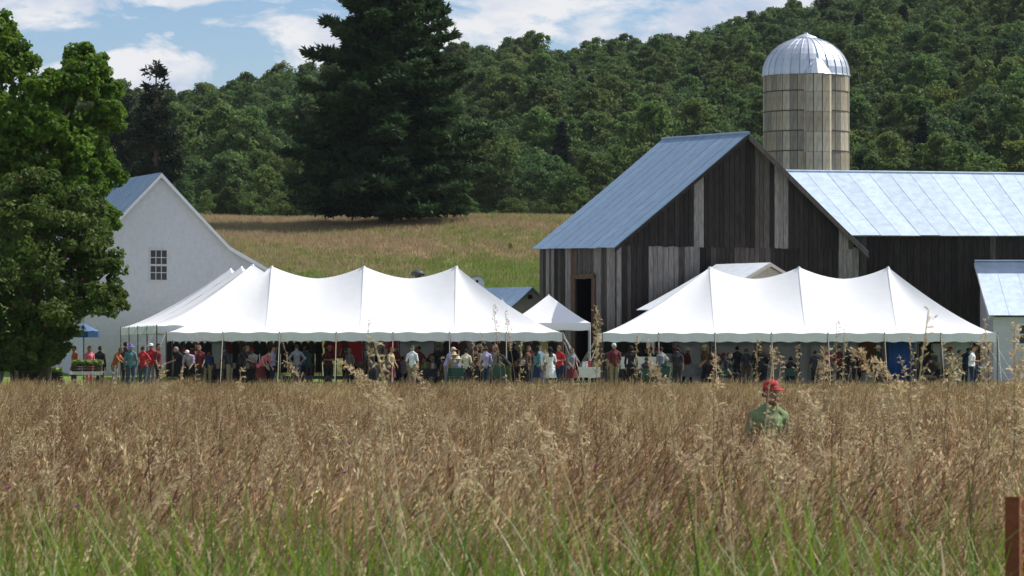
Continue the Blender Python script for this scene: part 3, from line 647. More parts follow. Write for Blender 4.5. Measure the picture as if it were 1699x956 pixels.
# ---- the wooded hill: front row as single trees, the rest one mass
LEAVES = [M_leaf, M_leafb, M_leaf, M_leafc, M_leafb, M_leaf]
cr_me = [ribmesh('crown', TREEV[i][0], [LEAVES[i]], None, TREEV[i][1]) for i in range(6)]; tr_me = [ribmesh('trunk', TREEV[i][2], [M_bark]) for i in range(6)]
q, t, b = conifer(13, 2.6, 24, 7, 26, 7, lambda f: (1 - f) ** .8 + .05, .5, 3)
trunkq = tube_quads([(0, 0, -1), (0, 0, 6), (0, 0, 13)], [.22, .15, .02], 6)
con_q, con_t, con_b = q, t, np.concatenate([b, trunkq])
con_me = ribmesh('crown', con_q, [M_spruce], None, con_t); cont_me = ribmesh('trunk', con_b, [M_bark])
for i in range(-3, 47):
    px = i * 38 + random.uniform(-14, 14); d = 420 + random.uniform(-12, 10); x = X(px, d); k = random.randrange(6)
    tree_thing('broadleaf_tree', 'leafy green tree in the front row of the wooded hill', 'tree', (x, d, G(x, d) - .2), random.uniform(0, 6.3), cr_me[k], tr_me[k], random.uniform(.75, 1.05), 'front row of the wooded hill')
def special(name, label, px, d, me_i, leaf, sc, dz=0):
    x = X(px, d); qq, tt, tq = TREEV[me_i]
    tree_thing(name, label, 'tree', (x, d, G(x, d) + dz), random.uniform(0, 6), ribmesh('crown', qq, [leaf], None, tt), tr_me[me_i], sc)
special('broadleaf_tree', 'yellow-green tree on the hillside right of the silo', 1566, 505, 1, M_lime, .95, 3.2)
special('broadleaf_tree', 'pale green bushy treetop just above the barn wing roof', 1622, 330, 3, M_pale, .62, 0)
special('broadleaf_tree', 'bright yellow-green narrow tree low on the hill left of the barn', 968, 445, 2, M_lime, .55, 3.5)
special('broadleaf_tree', 'lighter green tree rising on the hill above the far right', 1668, 520, 4, M_pale, .9, 2.6)
pts = []; vi = []; sc = []
d = 436.0
while d < 870:
    half = d * 1.16 * 850 / F + 12; x = -half + random.uniform(0, 3)
    while x < half:
        dd = d + random.uniform(-2.6, 2.6); pts.append((x, dd, G(x, dd) - .3)); p = PX(x, dd)
        con = random.random() < (.30 if (p < 330 and dd < 560) else .015)
        vi.append(6 if con else random.randrange(6)); k_ = random.choice((.68, .8, .9, 1, 1.1, 1.28)) * random.uniform(.92, 1.08); sc.append(min(k_, 1.1 if dd > 760 or con else 2)); x += 5.1 * k_ * random.uniform(.75, 1.2)
    d += 4.6
scatter('woodland', pts, [wood_mesh(i, LEAVES[i], 'wood%d' % i) for i in range(6)] + [ribmesh('wood6', np.concatenate([con_q, con_b]), [M_spruce, M_bark], np.r_[np.zeros(len(con_q)), np.ones(len(con_b))], np.r_[con_t, np.zeros(len(con_b))])],
        vi, [(0, 0, random.uniform(0, 6.28)) for _ in pts], sc, 'mixed green woodland covering the hill behind the farm', 'woodland')
# low scrub along the edge of the wood
pts = []; sc = []; vi = []
for i in range(260):
    d = random.uniform(318, 415); x = X(random.uniform(-250, 1950), d); pts.append((x, d, G(x, d) - 1.6)); sc.append(random.uniform(.22, .42)); vi.append(random.randrange(6))
for i in range(110):
    d = random.uniform(392, 416); x = X(-200 + i * 20, d); pts.append((x, d, G(x, d) - 1.2)); sc.append(random.uniform(.4, .6)); vi.append(random.randrange(6))
pts2 = [p for p in pts if p[1] > 380]; k2 = [i for i, p in enumerate(pts) if p[1] > 380]
scatter('scrub', pts2, [wood_mesh(i, M_leaf, 'scrub%d' % i) for i in range(6)], [vi[i] for i in k2], [(0, 0, random.uniform(0, 6.28)) for _ in pts2], [sc[i] for i in k2], 'low green scrub at the foot of the wood', 'scrub')
# ---- conifers behind the white house
def sp_thing(label, px, d, h, rw, seed, top_gap, zoff=0):
    x = X(px, d)
    prof = lambda f: (1.0 if f < .5 else .82 - (f - .5) * 1.0) * (1 if f < .97 else .4)
    q, t, b = conifer(h, rw, 22, 6, 30, 7, prof, .55, seed, .05, top_gap)
    f = (q[:, 0, 2] / h) ; keep = RNG.uniform(0, 1, len(q)) > np.clip((f - .4) * 1.5, .1, .66)
    tr = tube_quads([(0, 0, -1), (.1, 0, h * .5), (0, 0, h)], [.35, .22, .03], 6)
    tree_thing('conifer', label, 'tree', (x, d, G(x, d) + zoff), 0, ribmesh('crown', q[keep], [M_spruce], None, t[keep]), ribmesh('trunk', np.concatenate([b, tr]), [M_bark]))
sp_thing('tall dark conifer with thin straggly top behind the white house', 258, 330, 27.5 - 12.5, 2.2, 11, .42)
sp_thing('dark conifer beside the straggly one, half hidden by the big left tree', 205, 345, 12.8, 2.6, 12, .05)
# ---- great white pine on the crest
px_, d_ = 640, 288; x_ = X(px_, d_)
def pprof(f): return float(np.interp(f, [0, .08, .25, .4, .6, .75, .85, .94, 1], [.82, .98, .95, .86, .67, .52, .42, .28, .1]))
q, t, b = conifer(21.2, 8.3, 34, 9, 120, 8, pprof, .58, 21, .06, .16, layered=1.0, vlo=.5)
tr = tube_quads([(0, 0, -1), (.2, 0, 8), (-.1, 0, 15), (0, 0, 20.5)], [.65, .5, .3, .05], 8)
tree_thing('white_pine', 'huge dark spreading pine tree on the crest of the meadow', 'tree', (x_, d_, G(x_, d_) - .4), 0, ribmesh('crown', q, [M_pine], None, t), ribmesh('trunk', np.concatenate([b, tr]), [M_bark]))
# ---- big maple and apple tree at the left edge
def near_tree(name, label, px, d, lobes_px, nsub, nleaf, size, leaf, h0, rad, extra=None):
    x = X(px, d); g = G(x, d); lb = [(X(a, d) - x + random.uniform(-.2, .2), dy, Z(b_, d) - g, r_ / F * d) for (a, b_, r_, dy) in lobes_px]
    q, t = crown(lb, nsub, nleaf, size, flat=.9, subr=.34); tq = np.concatenate([tube_quads(p, r_, 7) for p, r_ in limb_paths(lb, (0, 0, -.1), h0, rad)])
    r = tree_thing(name, label, 'tree', (x, d, g), 0, ribmesh('crown', q, [leaf], None, t), ribmesh('trunk', tq, [M_bark]))
    return r, lb
near_tree('maple_tree', 'tall bright green maple at the left edge beside the white house', 40, 158,
          [(-5, 62, 42, 0), (28, 108, 48, -1), (-60, 90, 70, 1), (148, 112, 42, 0), (120, 140, 48, -1.2), (170, 148, 30, .5), (95, 175, 60, 1.5), (50, 190, 65, -2), (-20, 200, 80, 0), (165, 205, 40, 0), (185, 190, 26, -1), (130, 240, 58, -1), (70, 270, 70, 1),
           (0, 290, 80, -2), (165, 280, 42, .5), (150, 330, 50, 0), (170, 370, 34, -1), (100, 350, 60, 1), (30, 370, 70, 0), (-70, 300, 90, 0), (-70, 180, 80, 1), (-50, 420, 80, 0), (120, 265, 40, -2.2), (85, 225, 45, -2.5), (150, 300, 36, -2), (105, 305, 42, -2.4), (60, 315, 46, -2.6)],
          26, 100, .155, M_maple, 4.2, .38)
ap, lb = near_tree('apple_tree', 'low spreading apple tree with small reddish fruit in front at left edge', 70, 141,
          [(20, 330, 52, 0), (70, 322, 44, -1), (115, 350, 46, .6), (60, 380, 60, -2), (0, 400, 70, 0), (125, 400, 52, -1), (165, 415, 42, .4), (100, 440, 62, 1), (178, 460, 40, -.6), (40, 450, 70, -2.2), (190, 500, 30, 0), (150, 505, 46, -1.2),
           (90, 510, 60, -1.6), (20, 520, 66, 0), (-50, 480, 80, 0), (60, 560, 44, -1), (110, 552, 32, .5), (10, 580, 42, -.8), (-50, 560, 60, 0), (75, 585, 26, -1.5), (40, 590, 28, -1.5), (105, 580, 22, -1), (55, 602, 22, -1.8), (20, 604, 26, -1.6), (-10, 600, 30, -1), (85, 598, 18, -1.4)],
          26, 96, .12, M_apple, 1.8, .28)
M_fruit = mat('apple_red', (.28, .035, .03), .4, .3)
fm = MB().lathe([(.001, .035), (.03, .045), (.045, .012), (.04, -.02), (.02, -.042), (.001, -.036)], (0, 0, 0), 8).mesh('apple', True); fm.materials.append(M_fruit)
for i in range(40):
    x, y, z, r_ = random.choice(lb); u_ = Vector(unit(1)[0]); u_.y = -abs(u_.y) * .8
    o = bpy.data.objects.new('apple', fm); link(o, ap); o.location = Vector((x, y, z)) + u_ * r_ * random.uniform(.95, 1.2)
# saplings on the meadow
x = X(847, 262); tree_thing('sapling', 'small bright green bush alone on the meadow left of the barn', 'bush', (x, 262, G(x, 262)), 0, ribmesh('crown', TREEV[0][0], [M_lime], None, TREEV[0][1]), tr_me[0], .06)
x = X(905, 250); tree_thing('sapling', 'thin dark sapling on the meadow close to the barn wall', 'bush', (x, 250, G(x, 250)), 0, ribmesh('crown', TREEV[2][0], [M_pale], None, TREEV[2][1]), tr_me[2], .10)

# ---------------------------------------------------------------- people
def capsule(mb, a, b, ra, rb, n=8):
    a, b = Vector(a), Vector(b); mb.tube([a, a.lerp(b, .33), a.lerp(b, .66), b], [ra, ra * .7 + rb * .3, ra * .3 + rb * .7, rb], n); mb.ball(a, ra, 8); mb.ball(b, rb, 8)
SH = {'skin_light': (.42, .25, .18), 'skin_tan': (.30, .17, .11), 'skin_dark': (.13, .07, .045)}
BODY = {}
def pose_joints(lean=0.0, sit=False, step=0.0, arms='down', twist=0.0, h=1.0):
    J = {}; hipz = .93 if not sit else .50; cl, sl_ = math.cos(lean), math.sin(lean)
    def up(x, y, z): return Vector((x, y * cl - z * sl_, hipz + z * cl + y * sl_))          # torso frame, leaning forward = -Y
    J['pelvis'] = up(0, 0, .02); J['waist'] = up(0, 0, .18); J['chest'] = up(0, 0, .37); J['neck'] = up(0, -.01, .55); J['head'] = up(0, -.03 - .04 * (lean > .3), .675)
    for s, k in ((-1, 'l'), (1, 'r')):
        J['sho' + k] = up(s * .175, .01, .44); J['hip' + k] = Vector((s * .095, 0, hipz - .02))
        if arms == 'down': e, wv = up(s * .235, .03, .20), up(s * .235, -.05, -.05)
        elif arms == 'bent': e, wv = up(s * .24, .02, .21), up(s * .12, -.23, .22)
        elif arms == 'reach': e, wv = up(s * .21, -.20, .30), up(s * .15, -.45, .30)
        elif arms == 'up': e, wv = (up(s * .27, -.10, .42), up(s * .16, -.16, .66)) if s > 0 else (up(s * .235, .03, .20), up(s * .14, -.2, .16))
        elif arms == 'hip': e, wv = up(s * .33, .07, .24), up(s * .17, -.04, .08)
        else: e, wv = up(s * .22, -.04, .21), up(s * .16, -.22, .03)
        J['elb' + k] = e; J['wri' + k] = wv
        if sit: J['kne' + k] = Vector((s * .12, -.43, hipz - .0)); J['ank' + k] = Vector((s * .12, -.42, .09)); J['toe' + k] = Vector((s * .13, -.58, .045))
        else:
            st = step * s; J['kne' + k] = Vector((s * .10, -.02 + st * .5 - abs(step) * .1, .50)); J['ank' + k] = Vector((s * .10, .03 + st, .085)); J['toe' + k] = Vector((s * .12, -.13 + st, .045))
    return J
def make_pose(key, voxel=.019, fine=False, skirt=False, **kw):
    J = pose_joints(**kw); mb = MB(); S = []
    def cap(a, b, ra, rb, reg): capsule(mb, J[a], J[b], ra, rb); S.append((J[a], J[b], reg, (ra + rb) / 2))
    cap('pelvis', 'waist', .135, .12, 'torso'); cap('waist', 'chest', .118, .135, 'torso'); cap('chest', 'neck', .12, .055, 'torso'); cap('neck', 'head', .052, .055, 'head')
    for k in 'lr':
        cap('chest', 'sho' + k, .10, .056, 'torso'); cap('neck', 'sho' + k, .05, .048, 'torso'); cap('sho' + k, 'elb' + k, .050, .040, 'uarm'); cap('elb' + k, 'wri' + k, .041, .028, 'farm')
        cap('pelvis', 'hip' + k, .115, .105, 'hips'); cap('hip' + k, 'kne' + k, .092, .060, 'thigh'); cap('kne' + k, 'ank' + k, .060, .040, 'calf'); cap('ank' + k, 'toe' + k, .045, .034, 'foot')
        heel = J['ank' + k] + Vector((0, .05, -.035)); mb.ball(heel, .042, 8)
        d = (J['wri' + k] - J['elb' + k]).normalized(); pal = J['wri' + k] + d * .05; mb.ball(pal, (.030, .040, .045), 8); S.append((J['wri' + k], pal + d * .06, 'hand', .03))
        o = d.orthogonal().normalized(); o2 = d.cross(o)
        if fine:
            for f in range(4):
                b0 = pal + d * .03 + o * (f - 1.5) * .02; l = (.062, .075, .07, .055)[f]; mb.tube([b0, b0 + d * l * .5 + o2 * .006, b0 + d * l * .85 + o2 * .028], [.0095, .009, .007], 6)
            mb.tube([pal - o * .02, pal - o * .05 + d * .02 + o2 * .01, pal - o * .055 + d * .05 + o2 * .02], [.012, .011, .008], 6)
    hc = J['head']
    mb.ball(hc + Vector((0, .005, .03)), (.076, .095, .098), 12); mb.ball(hc + Vector((0, -.022, -.035)), (.058, .068, .07), 10)
    mb.tube([hc + Vector((0, -.085, .02)), hc + Vector((0, -.108, -.018)), hc + Vector((0, -.08, -.03))], [.010, .017, .012], 6)
    for s in (-1, 1): mb.ball(hc + Vector((s * .078, .012, .0)), (.014, .026, .034), 6)
    S.append((hc + Vector((0, 0, -.03)), hc + Vector((0, 0, .05)), 'head', .08))
    me = mb.mesh('tmp'); o = bpy.data.objects.new('tmp', me); scene.collection.objects.link(o)
    m = o.modifiers.new('r', 'REMESH'); m.mode = 'VOXEL'; m.voxel_size = voxel; m2 = o.modifiers.new('s', 'SMOOTH'); m2.factor = .5; m2.iterations = 3
    dg = bpy.context.evaluated_depsgraph_get(); body = bpy.data.meshes.new_from_object(o.evaluated_get(dg)); bpy.data.objects.remove(o)
    body.name = 'body'
    co = np.array([v.co for v in body.vertices]); nr = np.array([v.normal for v in body.vertices]); fc = [tuple(p.vertices) for p in body.polygons]
    D = []
    for a, b, reg, rd in S:
        a = np.array(a); b = np.array(b); ab = b - a; t = np.clip(((co - a) @ ab) / (ab @ ab + 1e-9), 0, 1); D.append(np.linalg.norm(co - (a + t[:, None] * ab), axis=1) - rd)
    reg = np.array([s[2] for s in S])[np.argmin(np.array(D), 0)]
    hcn = np.array(hc)
    if not fine:     # fingers added to the coarse hands
        extra = MB()
        for k in 'lr':
            d = (J['wri' + k] - J['elb' + k]).normalized(); pal = J['wri' + k] + d * .05; o_ = d.orthogonal().normalized(); o2 = d.cross(o_)
            for f in range(4):
                b0 = pal + d * .03 + o_ * (f - 1.5) * .019; l = (.06, .072, .067, .05)[f]; extra.tube([b0, b0 + d * l * .55, b0 + d * l * .9 + o2 * .02], [.010, .009, .007], 4)
            extra.tube([pal - o_ * .02, pal - o_ * .05 + d * .03, pal - o_ * .05 + d * .055], [.011, .010, .008], 4)
    def sub(name, mask, infl, smooth=True):
        idx = [f for f in fc if all(mask[i] for i in f)]; used = sorted({i for f in idx for i in f}); mp = {i: k for k, i in enumerate(used)}
        mm = bpy.data.meshes.new(name); inf = infl if callable(infl) else (lambda i: infl)
        mm.from_pydata([tuple(co[i] + nr[i] * inf(i)) for i in used], [], [tuple(mp[i] for i in f) for f in idx]); mm.shade_smooth(); return mm
    isr = lambda *r: np.isin(reg, r)
    nk = np.array(J['neck'])[2]
    parts = {}
    parts['shirt'] = sub('shirt', isr('torso', 'uarm') | (isr('hips', 'thigh') & (co[:, 2] > np.array(J['pelvis'])[2] - .10) & (np.abs(co[:, 1] - J['pelvis'].y) < .2)), lambda i: .013 + .002 * math.sin(co[i][2] * 40 + co[i][0] * 25))
    parts['long_shirt'] = sub('shirt', isr('torso', 'uarm', 'farm') | (isr('hips', 'thigh') & (co[:, 2] > np.array(J['pelvis'])[2] - .10) & (np.abs(co[:, 1] - J['pelvis'].y) < .2)), lambda i: .013 + .002 * math.sin(co[i][2] * 38 + co[i][0] * 21))
    parts['trousers'] = sub('trousers', isr('hips', 'thigh', 'calf'), lambda i: .013 + .003 * math.sin(co[i][2] * 30))
    parts['shorts'] = sub('shorts', isr('hips', 'thigh'), .018)
    parts['shoes'] = sub('shoes', isr('foot'), .012)
    hd = co - hcn
    parts['short_hair'] = sub('hair', isr('head') & ((hd[:, 2] > .065) | ((hd[:, 1] > .02) & (hd[:, 2] > -.02))), .014)
    parts['long_hair'] = sub('hair', (isr('head') & ((hd[:, 2] > .06) | ((hd[:, 1] > .0) & (hd[:, 2] > -.14)))) | (isr('torso') & (hd[:, 1] > .03) & (hd[:, 2] > -.30) & (np.abs(co[:, 0]) < .10)), .026)
    # hats sit on the crown of the head
    c = Vector(hc); cp = MB(); cp.lathe([(.001, .15), (.05, .143), (.085, .11), (.094, .065), (.094, .05)], c + Vector((0, .004, 0)), 14, sx=.93, sy=1.1)
    cp.add([c + Vector((x, y, z)) for x, y, z in [(-.075, -.08, .062), (-.06, -.16, .05), (0, -.185, .046), (.06, -.16, .05), (.075, -.08, .062), (-.075, -.08, .054), (-.06, -.16, .042), (0, -.185, .038), (.06, -.16, .042), (.075, -.08, .054)]],
           [(0, 1, 2, 3, 4), (9, 8, 7, 6, 5), (0, 5, 6, 1), (1, 6, 7, 2), (2, 7, 8, 3), (3, 8, 9, 4)])
    parts['cap'] = cp.mesh('cap', True)
    parts['brim_hat'] = MB().lathe([(.001, .165), (.06, .16), (.085, .13), (.096, .068), (.19, .048), (.195, .04), (.096, .056)], c, 16, sx=.95, sy=1.08).mesh('hat', True)
    if skirt: pass
    sk = MB(); hz = J['pelvis'].z; pr = [(.15, hz + .1), (.19, hz - .1), (.23, hz - .3), (.27, hz - .50)]
    n = 20; vs = []
    for r_, z in pr:
        for k in range(n): a = 2 * math.pi * k / n; q = r_ * (1 + .06 * math.sin(5 * a) * (1 if z < hz - .05 else 0)); vs.append((q * math.cos(a), q * .82 * math.sin(a), z))
    sk.add(vs, [(i * n + k, i * n + (k + 1) % n, (i + 1) * n + (k + 1) % n, (i + 1) * n + k) for i in range(3) for k in range(n)]); parts['skirt'] = sk.mesh('skirt', True)
    # eyes and mouth as darker faces of the body mesh
    for m_ in (mat('skin', (.40, .24, .17), .6, .08), mat('eye_dark', (.02, .015, .012), .3), mat('lip', (.30, .10, .08), .5)): body.materials.append(m_)
    for p in body.polygons:
        c_ = np.array(p.center) - hcn
        if c_[1] < -.05 and abs(abs(c_[0]) - .032) < .013 and abs(c_[2] - .022) < .010: p.material_index = 1
        elif c_[1] < -.06 and abs(c_[0]) < .026 and abs(c_[2] + .062) < .009: p.material_index = 2
    body.shade_smooth()
    if not fine:
        bm = bmesh.new(); bm.from_mesh(body); em = extra.mesh('f'); bm.from_mesh(em); bm.to_mesh(body); bm.free()
    BODY[key] = (body, parts)
make_pose('stand'); make_pose('carry', arms='bent', lean=.05); make_pose('walk', step=.2, arms='loose', lean=.05); make_pose('stoop', lean=.75, arms='reach', step=.1)
make_pose('lean', lean=.35, arms='reach'); make_pose('sit', sit=True, arms='loose', lean=.12); make_pose('reach', arms='up'); make_pose('hip', arms='hip'); make_pose('cap_man', voxel=.0085, fine=True, lean=.10, arms='bent')
def cmat(c): return mat('cloth_%02d_%02d_%02d' % tuple(int(q * 99) for q in c), c, .85, .22, 7, bump=.15)
C = dict(black=(.018, .018, .022), dark=(.035, .032, .038), maroon=(.13, .022, .026), red=(.45, .03, .035), pink=(.62, .17, .22), orange=(.38, .12, .045), brown=(.11, .06, .038), teal=(.10, .22, .25), denim=(.05, .075, .13), navy=(.02, .028, .07),
         white=(.74, .74, .77), cream=(.62, .56, .42), khaki=(.26, .21, .13), lav=(.38, .33, .50), grey=(.22, .22, .24), green=(.18, .25, .12), olive=(.09, .10, .045), blue=(.05, .12, .42), purple=(.17, .12, .42), straw=(.55, .44, .26), darkgreen=(.03, .06, .045))
HAIR = dict(dark=(.018, .012, .01), brown=(.07, .04, .022), blond=(.33, .22, .10), grey=(.30, .29, .28), red=(.2, .06, .025))
def person(label, px, d, pose='stand', face=0, top='grey', bottom='denim', hair='dark', hat=None, hatc='white', long=False, sleeve=False, legs='trousers', skin='skin_light', h=1.0, zoff=0, group='people at the fair'):
    body, P = BODY[pose]; x = X(px, d); o = bpy.data.objects.new('person', body); link(o); o.location = (x, d, G(x, d) + zoff); o.rotation_euler = (0, 0, R(face)); o.scale = (h, h, h)
    tag(o, label, 'person', group); sk = mat(skin, SH[skin], .6, .08)
    o.material_slots[0].link = 'OBJECT'; o.material_slots[0].material = sk
    def kid(nm, me, c):
        k = bpy.data.objects.new(nm, me); link(k, o)
        if not me.materials: me.materials.append(cmat(C['grey']))
        k.material_slots[0].link = 'OBJECT'; k.material_slots[0].material = cmat(c)
    kid('shirt', P['long_shirt' if sleeve else 'shirt'], C[top]); kid(legs if legs != 'skirt' else 'skirt', P[legs], C[bottom]); kid('shoes', P['shoes'], C['black'])
    kid('hair', P['long_hair' if long else 'short_hair'], HAIR[hair])
    if hat: kid('cap' if hat == 'cap' else 'hat', P[hat], C[hatc])
    return o
B_ = 180
PEOPLE = [
 ('person in red shirt beside the apple tree at the far left', 20, 139.5, 'stand', 100, 'maroon', 'dark', 'dark', None, None, dict(sleeve=True)),
 ('person in orange top cut off by the left edge', 1, 140, 'stoop', 60, 'orange', 'grey', 'brown', None, None, {}),
 ('person in rust shirt and dark trousers under the blue parasol', 124, 146.5, 'stand', -60, 'orange', 'navy', 'dark', None, None, {}),
 ('person in bright pink top behind the vegetable table', 148, 147, 'carry', 40, 'pink', 'pink', 'brown', None, None, dict(long=True)),
 ('person in black standing right of the pink top', 166, 147.6, 'stand', 160, 'black', 'black', 'dark', None, None, dict(sleeve=True)),
 ('person in orange-brown shirt leaning over near the vegetable table', 190, 147.2, 'lean', 70, 'orange', 'grey', 'brown', None, None, {}),
 ('person in teal shirt and blue-purple brimmed hat seen from behind', 217, 145, 'stand', B_, 'teal', 'denim', 'grey', 'brim_hat', 'purple', dict(sleeve=True, h=1.03)),
 ('dark-haired person in dark clothes just behind the blue-purple hat', 208, 150.5, 'stand', 150, 'dark', 'dark', 'dark', None, None, dict(h=1.1)),
 ('person in bright red T-shirt left of the end-on marquee corner', 237, 147, 'hip', 170, 'red', 'denim', 'brown', None, None, {}),
 ('person with white cap and red shirt under the left marquee corner', 251, 148.6, 'stand', -20, 'red', 'grey', 'grey', 'cap', 'white', dict(h=1.06)),
 ('dark-haired person in dark red beside the left corner pole', 262, 148.0, 'stand', 80, 'maroon', 'black', 'dark', None, None, dict(h=1.06)),
 ('person in dusty maroon shirt among the dark hangings at left', 319, 151.5, 'stand', 170, 'maroon', 'dark', 'dark', None, None, dict(h=1.04)),
 ('person in dark shirt with pale cap turned right, left marquee', 398, 150.6, 'lean', 80, 'dark', 'black', 'dark', 'cap', 'grey', dict(h=1.04)),
 ('person in grey top and light shorts next to the pale cap', 406, 152, 'stand', 20, 'grey', 'white', 'brown', None, None, dict(legs='shorts')),
 ('person in pink patterned dress bending under the left marquee', 432, 150.2, 'stoop', 50, 'pink', 'maroon', 'brown', None, None, dict(legs='skirt')),
 ('person with bare arm reaching right under the left marquee', 452, 150.4, 'reach', 90, 'lav', 'navy', 'dark', None, None, {}),
 ('person in blue top standing behind the dark table', 506, 152.6, 'stand', 10, 'blue', 'dark', 'brown', None, None, {}),
 ('person in dark grey leaning on the long dark table', 512, 150.8, 'lean', 200, 'darkgreen', 'dark', 'dark', None, None, {}),
 ('person in bright pink hat and dark red top by the red garments', 546, 152, 'carry', 30, 'maroon', 'dark', 'brown', 'brim_hat', 'pink', {}),
 ('person in grey plaid-like shirt below the red garments', 580, 151.8, 'stand', -40, 'grey', 'dark', 'grey', None, None, dict(h=.94)),
 ('dark-haired person all in dark clothes at a middle pole of the left marquee', 616, 149.2, 'stand', 60, 'dark', 'black', 'dark', None, None, dict(sleeve=True, h=.98)),
 ('person in tan top with dark red skirt left of the white T-shirt', 648, 149.4, 'walk', 60, 'straw', 'maroon', 'red', None, None, dict(legs='skirt', h=.97)),
 ('man-sized person in white T-shirt and dark cap seen from behind', 684, 148.8, 'stand', 165, 'white', 'khaki', 'grey', 'cap', 'olive', dict(legs='shorts')),
 ('person in lavender top and pale cap stooping at a table', 741, 149.6, 'lean', 70, 'lav', 'grey', 'grey', 'cap', 'cream', {}),
 ('dark-haired person in dark top behind the lavender one', 727, 153, 'stand', 10, 'dark', 'dark', 'dark', None, None, {}),
 ('person in straw hat and tan shirt in the seated crowd', 753, 148.6, 'sit', 175, 'khaki', 'khaki', 'blond', 'brim_hat', 'straw', dict(h=1.05, zoff=.1)),
 ('person in grey shirt and pale green brimmed hat, seated', 760, 147.8, 'sit', 185, 'grey', 'grey', 'grey', 'brim_hat', 'cream', dict(zoff=.0)),
 ('dark-haired person in cream shirt and dark waistcoat from behind', 773, 148.3, 'stand', 180, 'cream', 'dark', 'dark', None, None, dict(h=.93)),
 ('person in dark green cap and purple-grey top', 806, 148.6, 'stand', 190, 'lav', 'denim', 'dark', 'cap', 'darkgreen', dict(h=.98)),
 ('person in brown among the crowd below the marquee edge', 789, 149.6, 'stand', 120, 'brown', 'dark', 'brown', None, None, dict(long=True)),
 ('person in white-haired profile holding something overhead at right of left marquee', 820, 150.2, 'reach', -30, 'grey', 'khaki', 'grey', None, None, {}),
 ('person in black jacket with white collar bending right', 843, 148.2, 'stoop', -70, 'black', 'olive', 'dark', None, None, dict(h=1.02, sleeve=True)),
 ('person in olive shirt seated in front of the black jacket', 828, 146.8, 'sit', 160, 'olive', 'khaki', 'brown', None, None, {}),
 ('person in brown jacket facing right near marquee corner', 876, 149.4, 'stand', 80, 'brown', 'dark', 'brown', None, None, dict(sleeve=True)),
 ('dark-haired person in grey-blue top and dark skirt near the corner pole', 892, 146.8, 'stand', 120, 'teal', 'navy', 'dark', None, None, dict(long=True, legs='skirt')),
 ('dark-haired person in white dress near the marquee corner', 913, 147, 'stand', 200, 'white', 'white', 'dark', None, None, dict(long=True, legs='skirt', h=.97)),
 ('red-haired person in red top at the right corner of left marquee', 929, 147.6, 'carry', -40, 'red', 'navy', 'red', None, None, dict(long=True)),
 ('person in patterned pink-grey dress between the two marquees', 948, 147.3, 'walk', 40, 'grey', 'maroon', 'brown', None, None, dict(legs='skirt', h=.95)),
 ('person in maroon shirt with white cap seen from behind', 1019, 147.2, 'stand', 195, 'maroon', 'khaki', 'grey', 'cap', 'white', dict(h=1.06)),
 ('person in black with dark hair right of the maroon shirt', 1047, 147.6, 'stand', 170, 'black', 'black', 'dark', None, None, dict(long=True, sleeve=True)),
 ('person seated in dark clothes by the black-clad person', 1071, 147.2, 'sit', 150, 'dark', 'olive', 'brown', None, None, {}),
 ('dark-haired person in grey top at the white counter', 1097, 148.4, 'stand', 210, 'grey', 'grey', 'dark', None, None, dict(h=.98)),
 ('dark-haired person in dark top right of the white counter', 1124, 148.8, 'stand', 170, 'dark', 'dark', 'dark', None, None, dict(h=.97)),
 ('person in grey-green seated low right of the counter', 1106, 147.2, 'sit', 180, 'darkgreen', 'grey', 'grey', None, None, {}),
 ('silhouetted person with tied hair left in the dark group, right marquee', 1184, 151.4, 'stand', 20, 'brown', 'maroon', 'dark', None, None, dict(h=.99)),
 ('broad dark seated figure in the dark group, right marquee', 1206, 149.6, 'sit', 70, 'black', 'black', 'dark', None, None, dict(h=1.15)),
 ('dark-haired person second in the dark group, right marquee', 1223, 151.2, 'stand', 160, 'black', 'dark', 'dark', None, None, {}),
 ('shorter brown-haired person in the middle of the dark group', 1238, 150.6, 'stand', 180, 'dark', 'brown', 'brown', None, None, dict(h=.95)),
 ('dark-haired person at the right end of the dark group', 1256, 151, 'stand', 210, 'dark', 'black', 'dark', None, None, dict(h=1.02)),
 ('dark silhouetted person sitting alone on a green chair', 1312, 150.6, 'sit', 175, 'black', 'black', 'dark', None, None, dict(h=1.02, zoff=-.02)),
 ('person in pink top with white hat under the right marquee', 1374, 151.6, 'carry', 10, 'pink', 'dark', 'grey', 'brim_hat', 'white', {}),
 ('dark-clothed person in front of the pink top', 1352, 150, 'stand', 150, 'dark', 'black', 'dark', None, None, dict(h=.9)),
 ('person in dark red top left of the brown panel', 1392, 150.8, 'stand', 30, 'maroon', 'dark', 'dark', None, None, {}),
 ('person in black beside the brown panel', 1413, 150.4, 'stand', 190, 'black', 'black', 'dark', None, None, dict(sleeve=True)),
 ('dark-haired person in grey, left of the three at the right end', 1572, 151, 'stand', 60, 'grey', 'dark', 'dark', None, None, dict(h=.92)),
 ('person in khaki shirt, middle of the three at the right end', 1591, 150.2, 'stand', 100, 'khaki', 'grey', 'dark', None, None, dict(h=.92)),
 ('person in white T-shirt carrying a shiny bowl at the right end', 1612, 149.2, 'carry', 75, 'white', 'navy', 'dark', None, None, {}),
 ('dark-haired person just behind the white T-shirt at the right end', 1618, 152, 'stand', 60, 'brown', 'navy', 'dark', None, None, dict(h=1.04)),
]
for (lab, px, d, pose, face, top, bot, hair, hat, hc_, kw) in PEOPLE: person(lab, px, d, pose, face, top, bot, hair, hat, hc_ or 'white', skin=random.choice(['skin_light', 'skin_light', 'skin_tan']), **kw)
random.seed(77)
